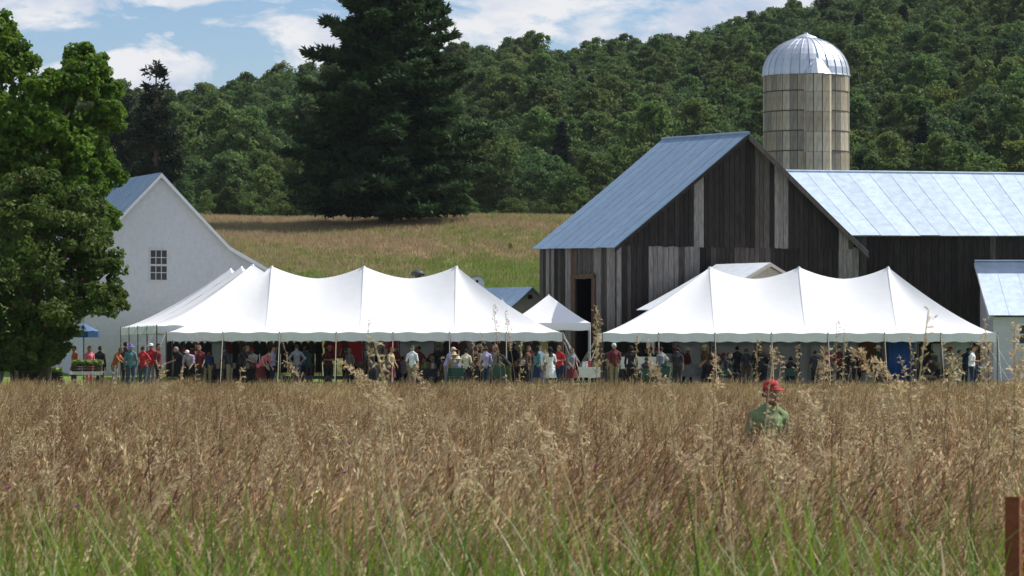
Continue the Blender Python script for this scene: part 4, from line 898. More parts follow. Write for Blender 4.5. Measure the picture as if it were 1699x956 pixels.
for i in range(66):
    left = i < 41; px = random.uniform(285, 930) if left else random.uniform(1010, 1600); d = random.uniform(149.6, 156.5)
    ps = random.choice(['stand', 'carry', 'walk', 'lean', 'hip', 'stoop', 'reach', 'sit']); fc_ = random.uniform(0, 360); tp = random.choice(['dark', 'brown', 'maroon', 'grey', 'navy', 'white', 'dark', 'lav', 'olive', 'black', 'maroon', 'brown'])
    bt = random.choice(['dark', 'denim', 'black', 'khaki']); hr = random.choice(list(HAIR)); ht = random.choice([None, None, None, 'cap', 'brim_hat']); hc2 = random.choice(['white', 'straw', 'navy', 'red'])
    near = min([(330, 'the left-end clothes rail'), (450, 'the middle clothes rail'), (570, 'the red clothes'), (690, 'the white T-shirt'), (800, 'the seated crowd'), (900, 'the white dress'), (1030, 'the maroon shirt'), (1110, 'the white counter'), (1220, 'the dark group'), (1312, 'the lone sitter'), (1390, 'the pink top'), (1495, 'the blue curtain'), (1595, 'the right-end trio')], key=lambda q: abs(q[0] - px))[1]
    person('%s-haired person in %s top%s, %s near %s' % (hr, {'lav': 'lavender', 'dark': 'charcoal'}.get(tp, tp), ' and %s hat' % hc2 if ht else '', {'stand': 'standing', 'carry': 'arms bent', 'walk': 'walking', 'lean': 'leaning', 'hip': 'elbows out', 'stoop': 'stooping', 'reach': 'arm raised', 'sit': 'sitting'}[ps], near), px, d, ps, fc_, tp, bt, hr, ht, hc2, h=random.uniform(.92, 1.06), group='people in the shade of the %s marquee' % ('left' if left else 'right'))
cm = person('person in red cap and pale green shirt standing in the tall grass', 1272, 37, 'cap_man', 28, 'green', 'olive', 'dark', 'cap', 'red', skin='skin_tan', zoff=-.10, group=None)

# ---------------------------------------------------------------- stalls and goods
M_wood = mat('table_wood', (.20, .14, .09), .8, .3, 5, bump=.2); M_dcl = mat('dark_cloth', (.025, .024, .028), .9, .3, 5, bump=.2); M_wcl = mat('white_cloth', (.72, .71, .66), .8, .06, 5, bump=.1)
def table(label, px0, px1, d, h, cloth, depth=.75, drop=.45):
    x0, x1 = X(px0, d), X(px1, d); c = (x0 + x1) / 2; g = G(c, d); t = thing('stall_table', label, 'table', (c, d, g))
    MB().box((c, d, g + h - .02), (x1 - x0, depth, .04)).build('table_top', M_wood, t)
    for sx in (x0 + .08, x1 - .08):
        for sy in (-depth / 2 + .07, depth / 2 - .07): MB().tube([(sx, d + sy, g), (sx, d + sy, g + h - .04)], .022, 6).build('leg', M_hoop, t)
    if cloth:
        mb = MB(); n = max(8, int((x1 - x0) / .1)); y = d - depth / 2 - .015
        mb.add([(x0 - .02, y, g + h + .004), (x1 + .02, y, g + h + .004), (x1 + .02, d + depth / 2, g + h + .004), (x0 - .02, d + depth / 2, g + h + .004)], [(0, 1, 2, 3)])
        T = [(x0 - .02 + (x1 - x0 + .04) * k / n, y) for k in range(n + 1)]; mb.add([(a, b, g + h + .004) for a, b in T] + [(a, b - .03 - .02 * math.sin(k * 1.4), g + h - drop + .015 * math.sin(k)) for k, (a, b) in enumerate(T)], [(k, k + 1, n + 2 + k, n + 1 + k) for k in range(n)])
        mb.build('table_cloth', cloth, t)
    return c, d, g + h + .006
TABLES = [('dark-clothed table of greens in front of the apple tree', 34, 100, 143.4, .72, M_dcl, .4), ('white-clothed vegetable table under the blue parasol', 117, 172, 144.6, .70, M_wcl, .12),
          ('long dark display table under the left marquee', 345, 455, 151.2, .78, M_dcl, .6), ('long low wooden table before the red garments', 470, 580, 149.6, .50, M_dcl, .14), ('black-clothed table right of the white T-shirt', 694, 724, 150.5, .78, M_dcl, .5),
          ('small white-clothed table between the marquees', 961, 995, 147.9, .86, M_wcl, .42), ('tall white counter at the left end of the right marquee', 1030, 1100, 150.4, 1.28, M_wcl, .5), ('display table with grey cloth at the right marquee', 1126, 1176, 151.6, .95, mat('grey_cloth', (.2, .19, .2), .9), .5),
          ('dark table at the right end of the right marquee', 1520, 1570, 151.5, .8, M_dcl, .55), ('table of jars behind the seated crowd', 780, 880, 151.6, .85, M_dcl, .6)]
TT = {}
for (lab, a, b, d, h, cl, dr) in TABLES: TT[lab] = table(lab, a, b, d, h, cl, drop=dr)
M_crate = mat('crate_wood', (.06, .045, .03), .9, .4, 6, bump=.3); M_bin = mat('black_bin', (.02, .022, .022), .6)
def crate(label, px, d, z, w_=.5, m=M_crate, leaf=True):
    x = X(px, d); t = thing('produce_crate', label, 'crate', (x, d, z), group='produce crates')
    for k in range(3):
        for sy in (-.17, .17): MB().box((x, d + sy, z + .06 + k * .09), (w_, .02, .07)).build('slat', m, t)
        for sx in (-1, 1): MB().box((x + sx * (w_ / 2 - .012), d, z + .06 + k * .09), (.02, .318, .07)).build('slat', m, t)
    MB().box((x, d, z + .012), (w_ - .05, .316, .02)).build('crate_bottom', m, t)
    if leaf:
        c = RNG.uniform(-1, 1, (130, 3)) * np.array([w_ * .48, .17, .09]) + np.array([0, 0, .33]); q_ = leaf_quads(c, unit(130) * .5, .12)
        o = bpy.data.objects.new('leafy_greens', ribmesh('leafy_greens', q_, [leaf_mat('lettuce', (.16, .26, .05), (.30, .40, .12), .3)], None, RNG.uniform(0, 1, 130))); link(o); o.location = (x, d, z + .01); tag(o, 'heap of leafy greens in ' + label, 'greens', 'leafy greens', 'stuff')
c_, d__, z_ = TT['dark-clothed table of greens in front of the apple tree']
for i, px in enumerate((42, 56, 70)): crate(('leftmost', 'second', 'third')[i] + ' crate on the dark-clothed table by the apple tree', px, 143.4, z_, .38)
crate('large black crate at the right end of the greens table', 89, 142.6, G(X(89, 142.6), 142.6) + .42, .74, M_bin)
MB().box((X(89, 142.6), 142.6, G(X(89, 142.6), 142.6) + .21), (.8, .5, .40)).build('plinth_box', M_bin, None, label='black box under the large black crate by the greens table', cat='box')
c_, d__, z_ = TT['white-clothed vegetable table under the blue parasol']
for i, px in enumerate((128, 145, 162)): crate(('left', 'middle', 'right')[i] + ' crate on the white vegetable table', px, 144.7, z_, .36)
# blue parasol
x, d = X(139, 146), 146.0; g = G(x, d); t = thing('parasol', 'blue market parasol with pale edge over the vegetable table', 'parasol', (x, d, g)); zt = Z(546, d)
MB().tube([(x, d, g), (x, d, zt + .2)], .025, 8).build('pole', M_pole, t)
cv = MB(); n = 8; ring = [(x + .66 * math.cos(a), d + .66 * math.sin(a)) for a in np.linspace(0, 2 * math.pi, n + 1)[:-1] + .39]
for k in range(n):
    (xa, ya), (xb, yb) = ring[k], ring[(k + 1) % n]
    MB().add([(x, d, zt + .22), (xa, ya, zt - .10), (xb, yb, zt - .10), ((xa + xb) / 2, (ya + yb) / 2, zt - .07)], [(0, 1, 3), (0, 3, 2)]).build('canopy_panel', mat('parasol_top', (.07, .14, .28), .6), t)
    MB().add([(xa, ya, zt - .10), (xb, yb, zt - .10), (xb * .99 + x * .01, yb, zt - .34), (xa * .99 + x * .01, ya, zt - .34)], [(0, 1, 2, 3)]).build('flap', mat('parasol_flap', (.03, .08, .20), .6), t)
# garments hanging from rails under the marquee fronts
def garment(label, px, d, ztop, w_, h, c, group='hanging garments'):
    x = X(px, d); mb = MB(); prof = [(-.1, 0), (-.42, -.06), (-.62, -.38), (-.42, -.42), (-.38, -.25), (-.44, -1), (.44, -1), (.38, -.25), (.42, -.42), (.62, -.38), (.42, -.06), (.1, 0)]
    mb.slab([(x + a * w_, d + .02 * math.sin(a * 9), ztop - .06 + b * h) for a, b in prof], (0, .05, 0)); o = thing('garment', label, 'garment', (x, d, ztop - h), group=group)
    mb.build('cloth', cmat(c), o); MB().tube([(x - .17 * w_ * 2, d + .02, ztop - .08), (x, d + .02, ztop - .02), (x + .17 * w_ * 2, d + .02, ztop - .08)], .008, 5).build('hanger', M_hoop, o); MB().tube([(x, d + .02, ztop - .02), (x, d + .02, ztop + .04)], .006, 5).build('hook', M_hoop, o)
def rail(label, px0, px1, d, z):
    x0, x1 = X(px0, d), X(px1, d); g = G((x0 + x1) / 2, d); t = thing('garment_rail', label, 'clothes rail', ((x0 + x1) / 2, d, g))
    MB().tube([(x0, d + .02, z), (x1, d + .02, z)], .016, 6).build('rail', M_hoop, t)
    for xx in (x0 + .03, x1 - .03): MB().tube([(xx, d + .02, g), (xx, d + .02, z)], .018, 6).build('upright', M_hoop, t); MB().box((xx, d + .02, g + .02), (.06, .6, .04)).build('foot', M_hoop, t)
rail('clothes rail with dark clothes at the left end of left marquee', 276, 352, 153.2, 1.9)
dk = ['black', 'dark', 'darkgreen', 'black', 'brown', 'dark', 'black']
for i in range(7): garment('long %s garment, number %s from left on the left-end rail' % ({'black': 'black', 'dark': 'charcoal', 'darkgreen': 'dark green', 'brown': 'brown'}[dk[i]], ['one', 'two', 'three', 'four', 'five', 'six', 'seven'][i]), 282 + i * 10.5, 153.2 + .0, 1.88, .30, 1.5, C[dk[i]])
rail('clothes rail with dark clothes in the middle of left marquee', 372, 535, 153.6, 1.92)
for i in range(14):
    c = random.choice(['black', 'dark', 'brown', 'black', 'maroon'])
    garment('long %s garment on the middle rail of the left marquee' % {'dark': 'charcoal', 'maroon': 'dark red'}.get(c, c), 379 + i * 11.5, 153.6, 1.9, .32, 1.35, C[c], 'dark garments on the middle rail')
rail('clothes rail of red clothes in the left marquee', 538, 604, 153, 1.93)
for i, c in enumerate(['maroon', 'red', 'maroon', 'red', 'red']): garment(['dark red garment left on the red rail', 'bright red garment second on the red rail', 'dark red garment in the middle of the red rail', 'bright red garment fourth on the red rail', 'bright red garment at right end of the red rail'][i], 546 + i * 12, 153, 1.91, .42, .75 if i < 3 else .9, C[c])
rail('clothes rail holding one red garment near the white T-shirt', 634, 664, 152.4, 1.94)
garment('single red garment hanging left of the white T-shirt', 650, 152.4, 1.92, .46, .85, C['red'])
rail('clothes rail of mixed clothes at the right end of left marquee', 720, 925, 153.4, 1.9)
for i in range(15):
    c = ['grey', 'dark', 'maroon', 'brown', 'lav', 'dark', 'grey', 'maroon', 'brown', 'navy', 'grey', 'brown', 'dark', 'straw', 'black'][i]
    garment('short %s garment on the mixed rail at right end of left marquee' % {'dark': 'charcoal', 'maroon': 'dark red', 'lav': 'lavender'}.get(c, c), 728 + i * 13.4, 153.4, 1.88, .36, .95, C[c], 'garments on the mixed rail')
# goods on tables
M_goods = [mat('goods_%d' % i, c, .6) for i, c in enumerate([(.4, .2, .06), (.5, .45, .35), (.12, .16, .05), (.3, .05, .04), (.6, .6, .6), (.1, .06, .04)])]
jar = MB().lathe([(.001, 0), (.05, 0), (.055, .02), (.055, .12), (.04, .145), (.045, .15), (.045, .175), (.001, .178)], (0, 0, 0), 10).mesh('jar', True); jar.materials.append(M_goods[0])
def jars(lab, n, txt):
    c, d, z = TT[lab]; a, b = [(q[1], q[2]) for q in TABLES if q[0] == lab][0]
    for i in range(n):
        o = bpy.data.objects.new('jar', jar); link(o); o.location = (X(a + 5 + (b - a - 10) * (i + .5) / n, d), d - .1 + .2 * random.random(), z); k = random.uniform(.9, 1.6); o.scale = (k, k, k)
        o.material_slots[0].link = 'OBJECT'; o.material_slots[0].material = random.choice(M_goods); tag(o, txt, 'jar', txt)
jars('black-clothed table right of the white T-shirt', 7, 'jar on the black-clothed table right of white T-shirt'); jars('table of jars behind the seated crowd', 12, 'jar on the table behind the seated crowd'); jars('long dark display table under the left marquee', 9, 'jar on the long dark display table'); jars('small white-clothed table between the marquees', 5, 'jar on the small white table between marquees')
# blue, brown and grey hanging panels in the right marquee
def drape(label, px0, px1, d, z0, z1, m, amp=.03):
    x0, x1 = X(px0, d), X(px1, d); n = max(6, int((x1 - x0) / .06)); mb = MB(); T = [(x0 + (x1 - x0) * k / n, d + amp * math.sin(k * 1.1)) for k in range(n + 1)]
    vs = [(a, b, z1) for a, b in T] + [(a, b, z0) for a, b in T]; k = n + 1; vs += [(a, b + .02, z) for a, b, z in vs]; o = 2 * k
    fs = [(i, i + 1, k + i + 1, k + i) for i in range(n)] + [(o + i, o + k + i, o + k + i + 1, o + i + 1) for i in range(n)] + [(i, o + i, o + i + 1, i + 1) for i in range(n)] + [(k + i, k + i + 1, o + k + i + 1, o + k + i) for i in range(n)]
    t = thing('curtain', label, 'curtain', ((x0 + x1) / 2, d, z0)); mb.add(vs, fs).build('cloth', m, t, smooth=True)
    MB().tube([(x0 - .05, d, z1 + .015), (x1 + .05, d, z1 + .015)], .018, 6).build('curtain_rod', M_hoop, t)
    for xx in (x0 - .04, x1 + .04): MB().tube([(xx, d, G(xx, d)), (xx, d, z1 + .02)], .016, 6).build('upright', M_hoop, t)
drape('bright blue curtain panel in the right marquee', 1474, 1516, 151.6, .12, 1.9, M_blue)
drape('grey pleated curtain strip left of the blue panel', 1460, 1472, 151.9, .12, 1.9, mat('grey_drape', (.16, .15, .15), .9), .05)
drape('brown hanging cloth left of the grey strip', 1424, 1454, 152.2, .5, 1.9, mat('brown_drape', (.13, .05, .025), .9))
drape('black cloth panel behind the white counter', 1003, 1056, 153, 1.35, 1.9, M_dcl); drape('black cloth panel right of the white counter', 1088, 1116, 153, 1.3, 1.9, M_dcl)
drape('dark cloth wall right of the blue panel', 1524, 1545, 152.6, .1, 1.7, M_dcl)
drape('dark striped sign cloth high in the right marquee end', 1528, 1562, 152.4, 1.72, 1.93, M_dcl)
# shiny bowl carried at the right end, green chair
x, d = X(1630, 148.85), 148.85
MB().lathe([(.001, -.09), (.08, -.08), (.15, -.02), (.17, .06), (.165, .06), (.14, -.01), (.001, -.07)], (x, d, G(x, d) + .85), 16).build('bowl', mat('steel', (.7, .7, .72), .2, .05, metal=.9), None, True, 'shiny metal bowl carried by the white T-shirt person', 'bowl')
def chair(label, px, d):
    x = X(px, d); g = G(x, d); t = thing('folding_chair', label, 'chair', (x, d, g), group='chairs under the marquees'); m = mat('green_canvas', (.03, .07, .055), .8)
    MB().box((x, d, g + .42), (.5, .45, .03)).build('seat', m, t); MB().box((x, d - .24, g + .66), (.5, .03, .34), rx=-.15).build('backrest', m, t)
    for sx in (-.23, .23):
        for sy in (-.2, .2): MB().tube([(x + sx, d + sy, g), (x + sx, d + sy * .9, g + .41)], .014, 5).build('leg', M_hoop, t)
chair('dark green chair under the lone sitting silhouette', 1312, 150.55)
for lab, px, d in (('chair under the straw-hatted sitter', 753, 148.6), ('chair under the pale-green-hatted sitter', 760, 147.8), ('chair under the olive-shirted sitter', 828, 146.8), ('chair under the sitter by the black-clad person', 1071, 147.2), ('chair under the grey-green sitter by the counter', 1106, 147.2), ('chair under the broad dark sitter', 1206, 149.6)): chair(lab, px, d + .02)

# ---------------------------------------------------------------- grass
M_stem = mat('dry_stem', (.46, .32, .14), .6, .25, 9, transl=.4, tint=(.19, .105, .042), spec=.25, objrand=.28)
M_seed = mat('dry_seed', (.31, .195, .092), .5, .25, 9, transl=.4, tint=(.70, .55, .33), spec=.3, objrand=.28)
M_stem2 = mat('red_stem', (.25, .15, .06), .6, .25, 9, transl=.4, tint=(.13, .065, .03), spec=.25, objrand=.28)
M_stem3 = mat('olive_stem', (.22, .22, .08), .6, .25, 9, transl=.4, tint=(.12, .13, .04), spec=.25, objrand=.28)
M_seed2 = mat('red_seed', (.17, .088, .045), .5, .25, 9, transl=.4, tint=(.46, .33, .18), spec=.3, objrand=.28)
M_green = mat('green_blade', (.065, .135, .010), .5, .25, 6, transl=.45, tint=(.16, .25, .022), spec=.3, objrand=.3)
M_straw = mat('straw_blade', (.36, .27, .14), .55, .2, 6, transl=.35, tint=(.55, .45, .28), spec=.3)
def ribbon(path, w0, w1, side):
    P = np.asarray(path, dtype=float); n = len(P); W = np.linspace(w0, w1, n)[:, None] * side
    return np.stack([P[:-1] - W[:-1], P[:-1] + W[:-1], P[1:] + W[1:], P[1:] - W[1:]], 1)
def rand_side():
    a = random.uniform(0, 6.28); return np.array([math.cos(a), math.sin(a), 0])
def arc(base, h, lean, droop, n=6):
    t = np.linspace(0, 1, n)[:, None]; lean = np.asarray(lean); return np.asarray(base) + np.array([0, 0, h]) * (t - droop * t ** 3 * .5) + lean * (t ** 2)
def seed_head(P, t0, n, l, wd):
    """spikelets along the upper part of stem path P"""
    Q = []; T = np.linspace(0, 1, len(P))
    for k in range(n):
        t = t0 + (1 - t0) * (k + random.random()) / n; p = np.array([np.interp(t, T, P[:, i]) for i in range(3)]); q = np.array([np.interp(min(t + .05, 1), T, P[:, i]) for i in range(3)])
        ax = q - p; ax = ax / (np.linalg.norm(ax) + 1e-6) if np.linalg.norm(ax) > 1e-6 else np.array([0, 0, 1.]); f = 1 - .65 * abs((t - t0) / (1 - t0) - .35)
        d = ax * .95 + rand_side() * random.uniform(.15, .5) + np.array([.22, 0, -.12]); d /= np.linalg.norm(d); w = np.cross(d, unit(1)[0]); w /= np.linalg.norm(w) + 1e-6; L_ = l * f * random.uniform(.7, 1.3); w = w * wd * f
        Q.append([p, p + d * L_ * .45 - w, p + d * L_, p + d * L_ * .45 + w])
    return np.array(Q)
def dry_clump(seed, n=20, hmin=.55, hmax=1.0, ms=None):
    random.seed(seed); A = []; mi = []; tn = []
    def put(q, m, t): A.append(q); mi.extend([m] * len(q)); tn.extend([t] * len(q))
    for i in range(n):
        b = np.array([random.gauss(0, .17), random.gauss(0, .17), -.05]); h = random.uniform(hmin, hmax); ln = np.array([random.gauss(.14, .16), random.gauss(0, .14), 0]) * h
        P = arc(b, h, ln, random.uniform(0, .5)); tt = random.random(); put(ribbon(P, .0028, .0014, rand_side()), 0, tt)
        if random.random() < .85: q = seed_head(P, random.uniform(.68, .8), 11, .042, .0055); put(q, 1, random.random() ** 1.6)
        for k in range(2):
            t0 = random.uniform(.1, .55); p = b + (P[-1] - b) * t0; p[2] = b[2] + h * t0; s = rand_side(); L_ = random.uniform(.16, .34)
            put(ribbon(arc(p, L_ * .6, s * L_ * .8, random.uniform(.5, 1.7), 4), .0042, .0008, np.array([-s[1], s[0], 0])), 0, random.random())
    return ribmesh('dry%d' % seed, np.concatenate(A), ms or [M_stem, M_seed], mi, tn)
def green_clump(seed, n=30, hmin=.4, hmax=.86):
    random.seed(seed); A = []; mi = []; tn = []
    for i in range(n):
        b = np.array([random.gauss(0, .14), random.gauss(0, .14), -.04]); h = random.uniform(hmin, hmax); s = rand_side(); L_ = h * random.uniform(.15, .5)
        q = ribbon(arc(b, h, s * L_ + np.array([.06, 0, 0]), random.uniform(.0, .9), 6), .0062, .0007, np.array([-s[1], s[0], 0]))
        m = 0 if random.random() < .93 else 1; A.append(q); mi += [m] * len(q); tn += [random.random()] * len(q)
    return ribmesh('green%d' % seed, np.concatenate(A), [M_green, M_straw], mi, tn)
DRY = [dry_clump(100 + i, ms=[[M_stem, M_seed], [M_stem, M_seed], [M_stem2, M_seed2], [M_stem3, M_seed]][i % 4]) for i in range(8)]; GRN = [green_clump(200 + i) for i in range(5)]
random.seed(5)
def place(d0, d1, dens, margin=1.12):
    out = []; n = int(dens * (d1 * d1 - d0 * d0) / 2 * (1699 / F) * margin)
    for _ in range(n):
        d = math.sqrt(random.uniform(d0 * d0, d1 * d1)); x = random.uniform(-1, 1) * d * 849.5 / F * margin; out.append((x, d))
    return out
def patch2(x, d): return .5 + .5 * math.sin(x * .45 + 1.3 * math.sin(d * .12) + d * .17)
def patch(x, d): return .5 + .5 * math.sin(x * 1.7 + d * .6 + 2 * math.sin(d * .23 + x * .4))
pts = []; sc = []; vi = []; rt = []
for (x, d) in place(7, 30, 26) + place(30, 66, 14) + place(66, 108, 7):
    p = np.interp(d, [7, 10, 13, 16], [.03, .10, .45, .95])
    if random.random() > p: continue
    k = random.choice((.72, .85, .95, 1.05, 1.22)) * random.uniform(.93, 1.07) * np.interp(d, [6, 11, 20, 37, 50, 66, 85, 108], [.72, .80, .98, 1.02, .95, .84, .66, .58]) * (.86 + .14 * patch(x, d) + .14 * patch2(x + 4, d)); pts.append((x, d, G(x, d))); sc.append(k); c_ = patch(x * 1.3 + 5, d * .5); vi.append(random.choice((2, 6)) if random.random() < .5 * c_ else random.choice((3, 7)) if random.random() < .15 + .55 * (1 - c_) * patch2(x, d) else random.choice((0, 1, 4, 5))); rt.append((random.gauss(0, .06), random.gauss(.04, .06), random.gauss(0, .5)))
for i in range(46):
    d = random.uniform(31, 36.4); x = X(random.uniform(1205, 1335), d); pts.append((x, d, G(x, d))); sc.append(random.uniform(1.0, 1.28)); vi.append(random.randrange(8)); rt.append((0, random.gauss(.04, .07), random.gauss(0, .5)))
scatter('tall_dry_grass', pts, DRY, vi, rt, sc, 'tall tan and brown dry grass filling the foreground field', 'grass')
pts = []; sc = []; vi = []; rt = []
for (x, d) in place(6.5, 16, 34) + place(16, 48, 4):
    if d > 9.5 and random.random() > np.interp(d, [9.5, 12, 15.9, 16, 48], [1, .75, .4, 1, .5]) * (.35 + .9 * patch(x * .8 + 3, d * .7)): continue
    pts.append((x, d, G(x, d))); sc.append(random.uniform(.8, 1.25) * np.interp(d, [6, 10, 14, 20, 40], [1.0, 1.04, 1.0, .85, .75])); vi.append(random.randrange(5)); rt.append((0, 0, random.uniform(0, 6.28)))
scatter('green_grass', pts, GRN, vi, rt, sc, 'fresh green grass at the near edge of the field', 'grass')
M_lawn = None
# mown lawn fringe and meadow tufts behind
def tuft(seed, m, n=16, h=.5):
    random.seed(seed); A = []; tn = []
    for i in range(n):
        b = np.array([random.gauss(0, .3), random.gauss(0, .3), -.03]); s = rand_side(); q = ribbon(arc(b, h * random.uniform(.5, 1.1), s * .12 + np.array([.05, 0, 0]), .3, 3), .02, .004, np.array([1., 0, 0]) if i % 2 else s); A.append(q); tn += [random.random()] * len(q)
    return ribmesh('tuft%d' % seed, np.concatenate(A), [m], None, tn)
M_hay = mat('hay', (.27, .20, .11), .8, .25, .3, transl=.45, tint=(.42, .33, .20), spec=.1, objrand=.2)
M_hayg = mat('hay_green', (.13, .20, .04), .8, .25, .3, transl=.45, tint=(.24, .30, .08), spec=.1, objrand=.25)
TF = [tuft(300 + i, M_hay) for i in range(3)] + [tuft(310 + i, M_hayg) for i in range(3)]
random.seed(9); pts = []; sc = []; vi = []; rt = []
for i in range(26000):
    d = random.uniform(176, 312); x = random.uniform(X(250, d), X(1000, d)); g_ = .5 + .5 * math.sin(x * .11 + d * .33 + 1.7 * math.sin(x * .05)); k = np.interp(d, [176, 226, 244, 262, 300], [.6, .95, .85, .3, .08]) + .45 * (g_ - .5) + (.12 if x > -6 else -.14)
    pts.append((x, d, G(x, d))); sc.append(random.uniform(.6, 1.15)); vi.append(3 + random.randrange(3) if random.random() < k else random.randrange(3)); rt.append((0, 0, random.uniform(0, 6.28)))
scatter('meadow_grass', pts, TF, vi, rt, sc, 'tan and green hay grass covering the sloping meadow', 'grass')
M_plume = mat('plume_straw', (.36, .26, .13), .5, .25, 9, transl=.4, tint=(.70, .59, .37), spec=.3, objrand=.15)
def plume(P, t0, nb, bl, sl_, sw):
    """airy panicle: thin drooping side branches carrying spikelets"""
    Q = []; T = np.linspace(0, 1, len(P))
    for k in range(nb):
        f = (k + random.random()) / nb; t = t0 + (1 - t0) * f; p = np.array([np.interp(t, T, P[:, i]) for i in range(3)]); q = np.array([np.interp(min(t + .06, 1), T, P[:, i]) for i in range(3)]); ax = q - p; ax = ax / (np.linalg.norm(ax) + 1e-5)
        d = ax * .9 + rand_side() * random.uniform(.2, .65) + np.array([.18, 0, 0]); d /= np.linalg.norm(d); L_ = bl * (1 - .75 * f) * random.uniform(.6, 1.2) + .015
        pts_ = np.array([p + d * L_ * a - np.array([0, 0, 1]) * L_ * .55 * a * a for a in (0, .5, 1)]); Q.append(ribbon(pts_, .0011, .0007, np.array([1., 0, 0])))
        for a in np.linspace(.3, 1, max(3, int(L_ / .012))):
            c = p + d * L_ * a - np.array([0, 0, 1]) * L_ * .55 * a * a; e = d * .7 + unit(1)[0] * .5 - np.array([0, 0, .45]); e /= np.linalg.norm(e); w = np.cross(e, unit(1)[0]); w /= np.linalg.norm(w) + 1e-6; l = sl_ * random.uniform(.7, 1.3); w = w * sw
            Q.append(np.array([[c, c + e * l * .4 - w, c + e * l, c + e * l * .4 + w]]))
    return np.concatenate(Q)
# tall seeding stalks among the grass, near enough to be told apart
def stalk(label, px, ytop, d, lean=.1, droop=.2, heads=60, thick=1.0, hl=.42, group='tall seeding stalks'):
    x = X(px, d); g = G(x, d); h = Z(ytop, d) - g; lx = lean * h
    r = thing('grass_stalk', label, 'grass stalk', (x - lx, d, g), group=group); P = arc((0, 0, -.03), h / (1 - droop * .5), (lx, random.uniform(-.05, .05), 0), droop, 10)
    o = MB(); o.tube([tuple(p) for p in P], [.0034 * thick * (1 - .7 * i / 9) for i in range(10)], 5); me = o.mesh('stem', True); me.materials.append(M_straw); s_ = bpy.data.objects.new('stem', me); link(s_, r)
    q = plume(P, 1 - hl / h, int(10 + heads * .17), .085 * thick if droop > .3 or thick > 1.55 else .045 * thick, .017 * thick, .0024 * thick); hd = bpy.data.objects.new('seed_head', ribmesh('seed_head', q, [M_plume], None, RNG.uniform(0, 1, len(q)) ** 1.2)); link(hd, r)
random.seed(12)
ST = [('stalk with thick brown club head rising beside the barn doorway', 990, 503, 22, .0, .0, 260, 1.5, .42), ('drooping brown stalk crossing the left marquee\'s right hip', 818, 500, 24, -.06, .1, 60, 1.2, .35), ('second stalk right of it on the marquee\'s right hip', 838, 512, 24, -.08, .1, 60, 1.2, .3),
      ('thin stalk crossing the small canopy peak', 800, 545, 24, .02, .1, 40, 1, .3), ('thin upright stalk left in front of left marquee', 326, 545, 26, .01, 0, 40, 1, .5), ('thin stalk before the left marquee centre seam', 611, 524, 26, .0, .05, 30, 1, .3), ('leaning stalk before the left marquee valance', 466, 545, 26, -.1, .2, 50, 1, .4),
      ('heavy arching plume before the red garments', 570, 592, 20, -.22, .6, 150, 1.5, .5), ('second arching plume lower by the red garments', 600, 612, 18, -.25, .6, 130, 1.5, .45), ('stalk in front of the seated crowd', 785, 560, 24, .0, .1, 80, 1.2, .45), ('stalk before the black jacket', 866, 560, 25, .03, .1, 80, 1.2, .4),
      ('stalk before the white dress', 905, 575, 22, -.05, .3, 70, 1.1, .4), ('pale stalk at the left end of right marquee', 1056, 549, 24, .0, .0, 80, 1.3, .3), ('stalk beside the pale one at right marquee\'s left end', 1075, 556, 24, -.03, .1, 50, 1, .3), ('arching plume before the white counter', 1085, 598, 18, -.1, .6, 140, 1.3, .45),
      ('leafy-headed stalk before the dark group', 1184, 580, 20, .0, .1, 160, 1.6, .4), ('tall pale stalk in front of the right marquee\'s middle', 1256, 553, 24, .0, .0, 90, 1.3, .4), ('drooping tan plume above the red cap', 1282, 572, 30, -.03, .4, 90, 1.5, .3), ('pale stalk right of the lone sitter', 1324, 566, 24, .0, .0, 120, 1.4, .5), ('big feathery stalk before the pink top', 1366, 572, 20, .0, .1, 220, 1.8, .45),
      ('tallest thin stalk crossing the right marquee roof', 1389, 527, 24, .01, .0, 60, 1.2, .5), ('stalk right of the tallest thin one', 1400, 540, 24, .02, .0, 70, 1.3, .5), ('arching plume before the brown cloth', 1420, 572, 20, -.15, .6, 150, 1.5, .4), ('second arching plume left of the blue panel', 1455, 590, 19, -.18, .6, 150, 1.5, .45), ('curved stalk on the blue panel', 1494, 585, 22, -.1, .3, 70, 1.3, .35), ('upright stalk on the right edge of the blue panel', 1512, 550, 24, .0, .0, 110, 1.4, .5),
      ('stalk left of the three people at the right end', 1563, 556, 24, -.03, .05, 90, 1.3, .5), ('hooked plume before the khaki shirt', 1582, 583, 19, .05, .5, 110, 1.5, .35), ('heavy stalk right of the white T-shirt', 1628, 555, 20, -.04, .15, 170, 1.7, .5), ('stalk before the shed corner', 1634, 524, 24, -.05, .1, 60, 1.2, .25), ('densest tall stalk before the white shed wall', 1682, 532, 20, .0, .05, 240, 1.9, .6), ('stalk at the right edge before the shed window', 1694, 572, 20, .04, .2, 100, 1.3, .5),
      ('stalk before the dark table at left', 398, 605, 20, .0, .2, 70, 1.3, .3), ('short pale stalk by the left corner pole', 268, 596, 22, .0, .1, 70, 1.3, .3), ('stalk right of the short pale one', 300, 602, 22, .02, .1, 60, 1.2, .3), ('arching stalk below the dark garments', 480, 592, 20, -.15, .5, 80, 1.3, .45), ('stalk before the mixed clothes', 690, 600, 20, -.1, .5, 90, 1.3, .4)]
for (lab, px, yt, d, ln, dr, hn, th, hl) in ST: stalk(lab, px, yt, d, ln, dr, hn, th, hl)
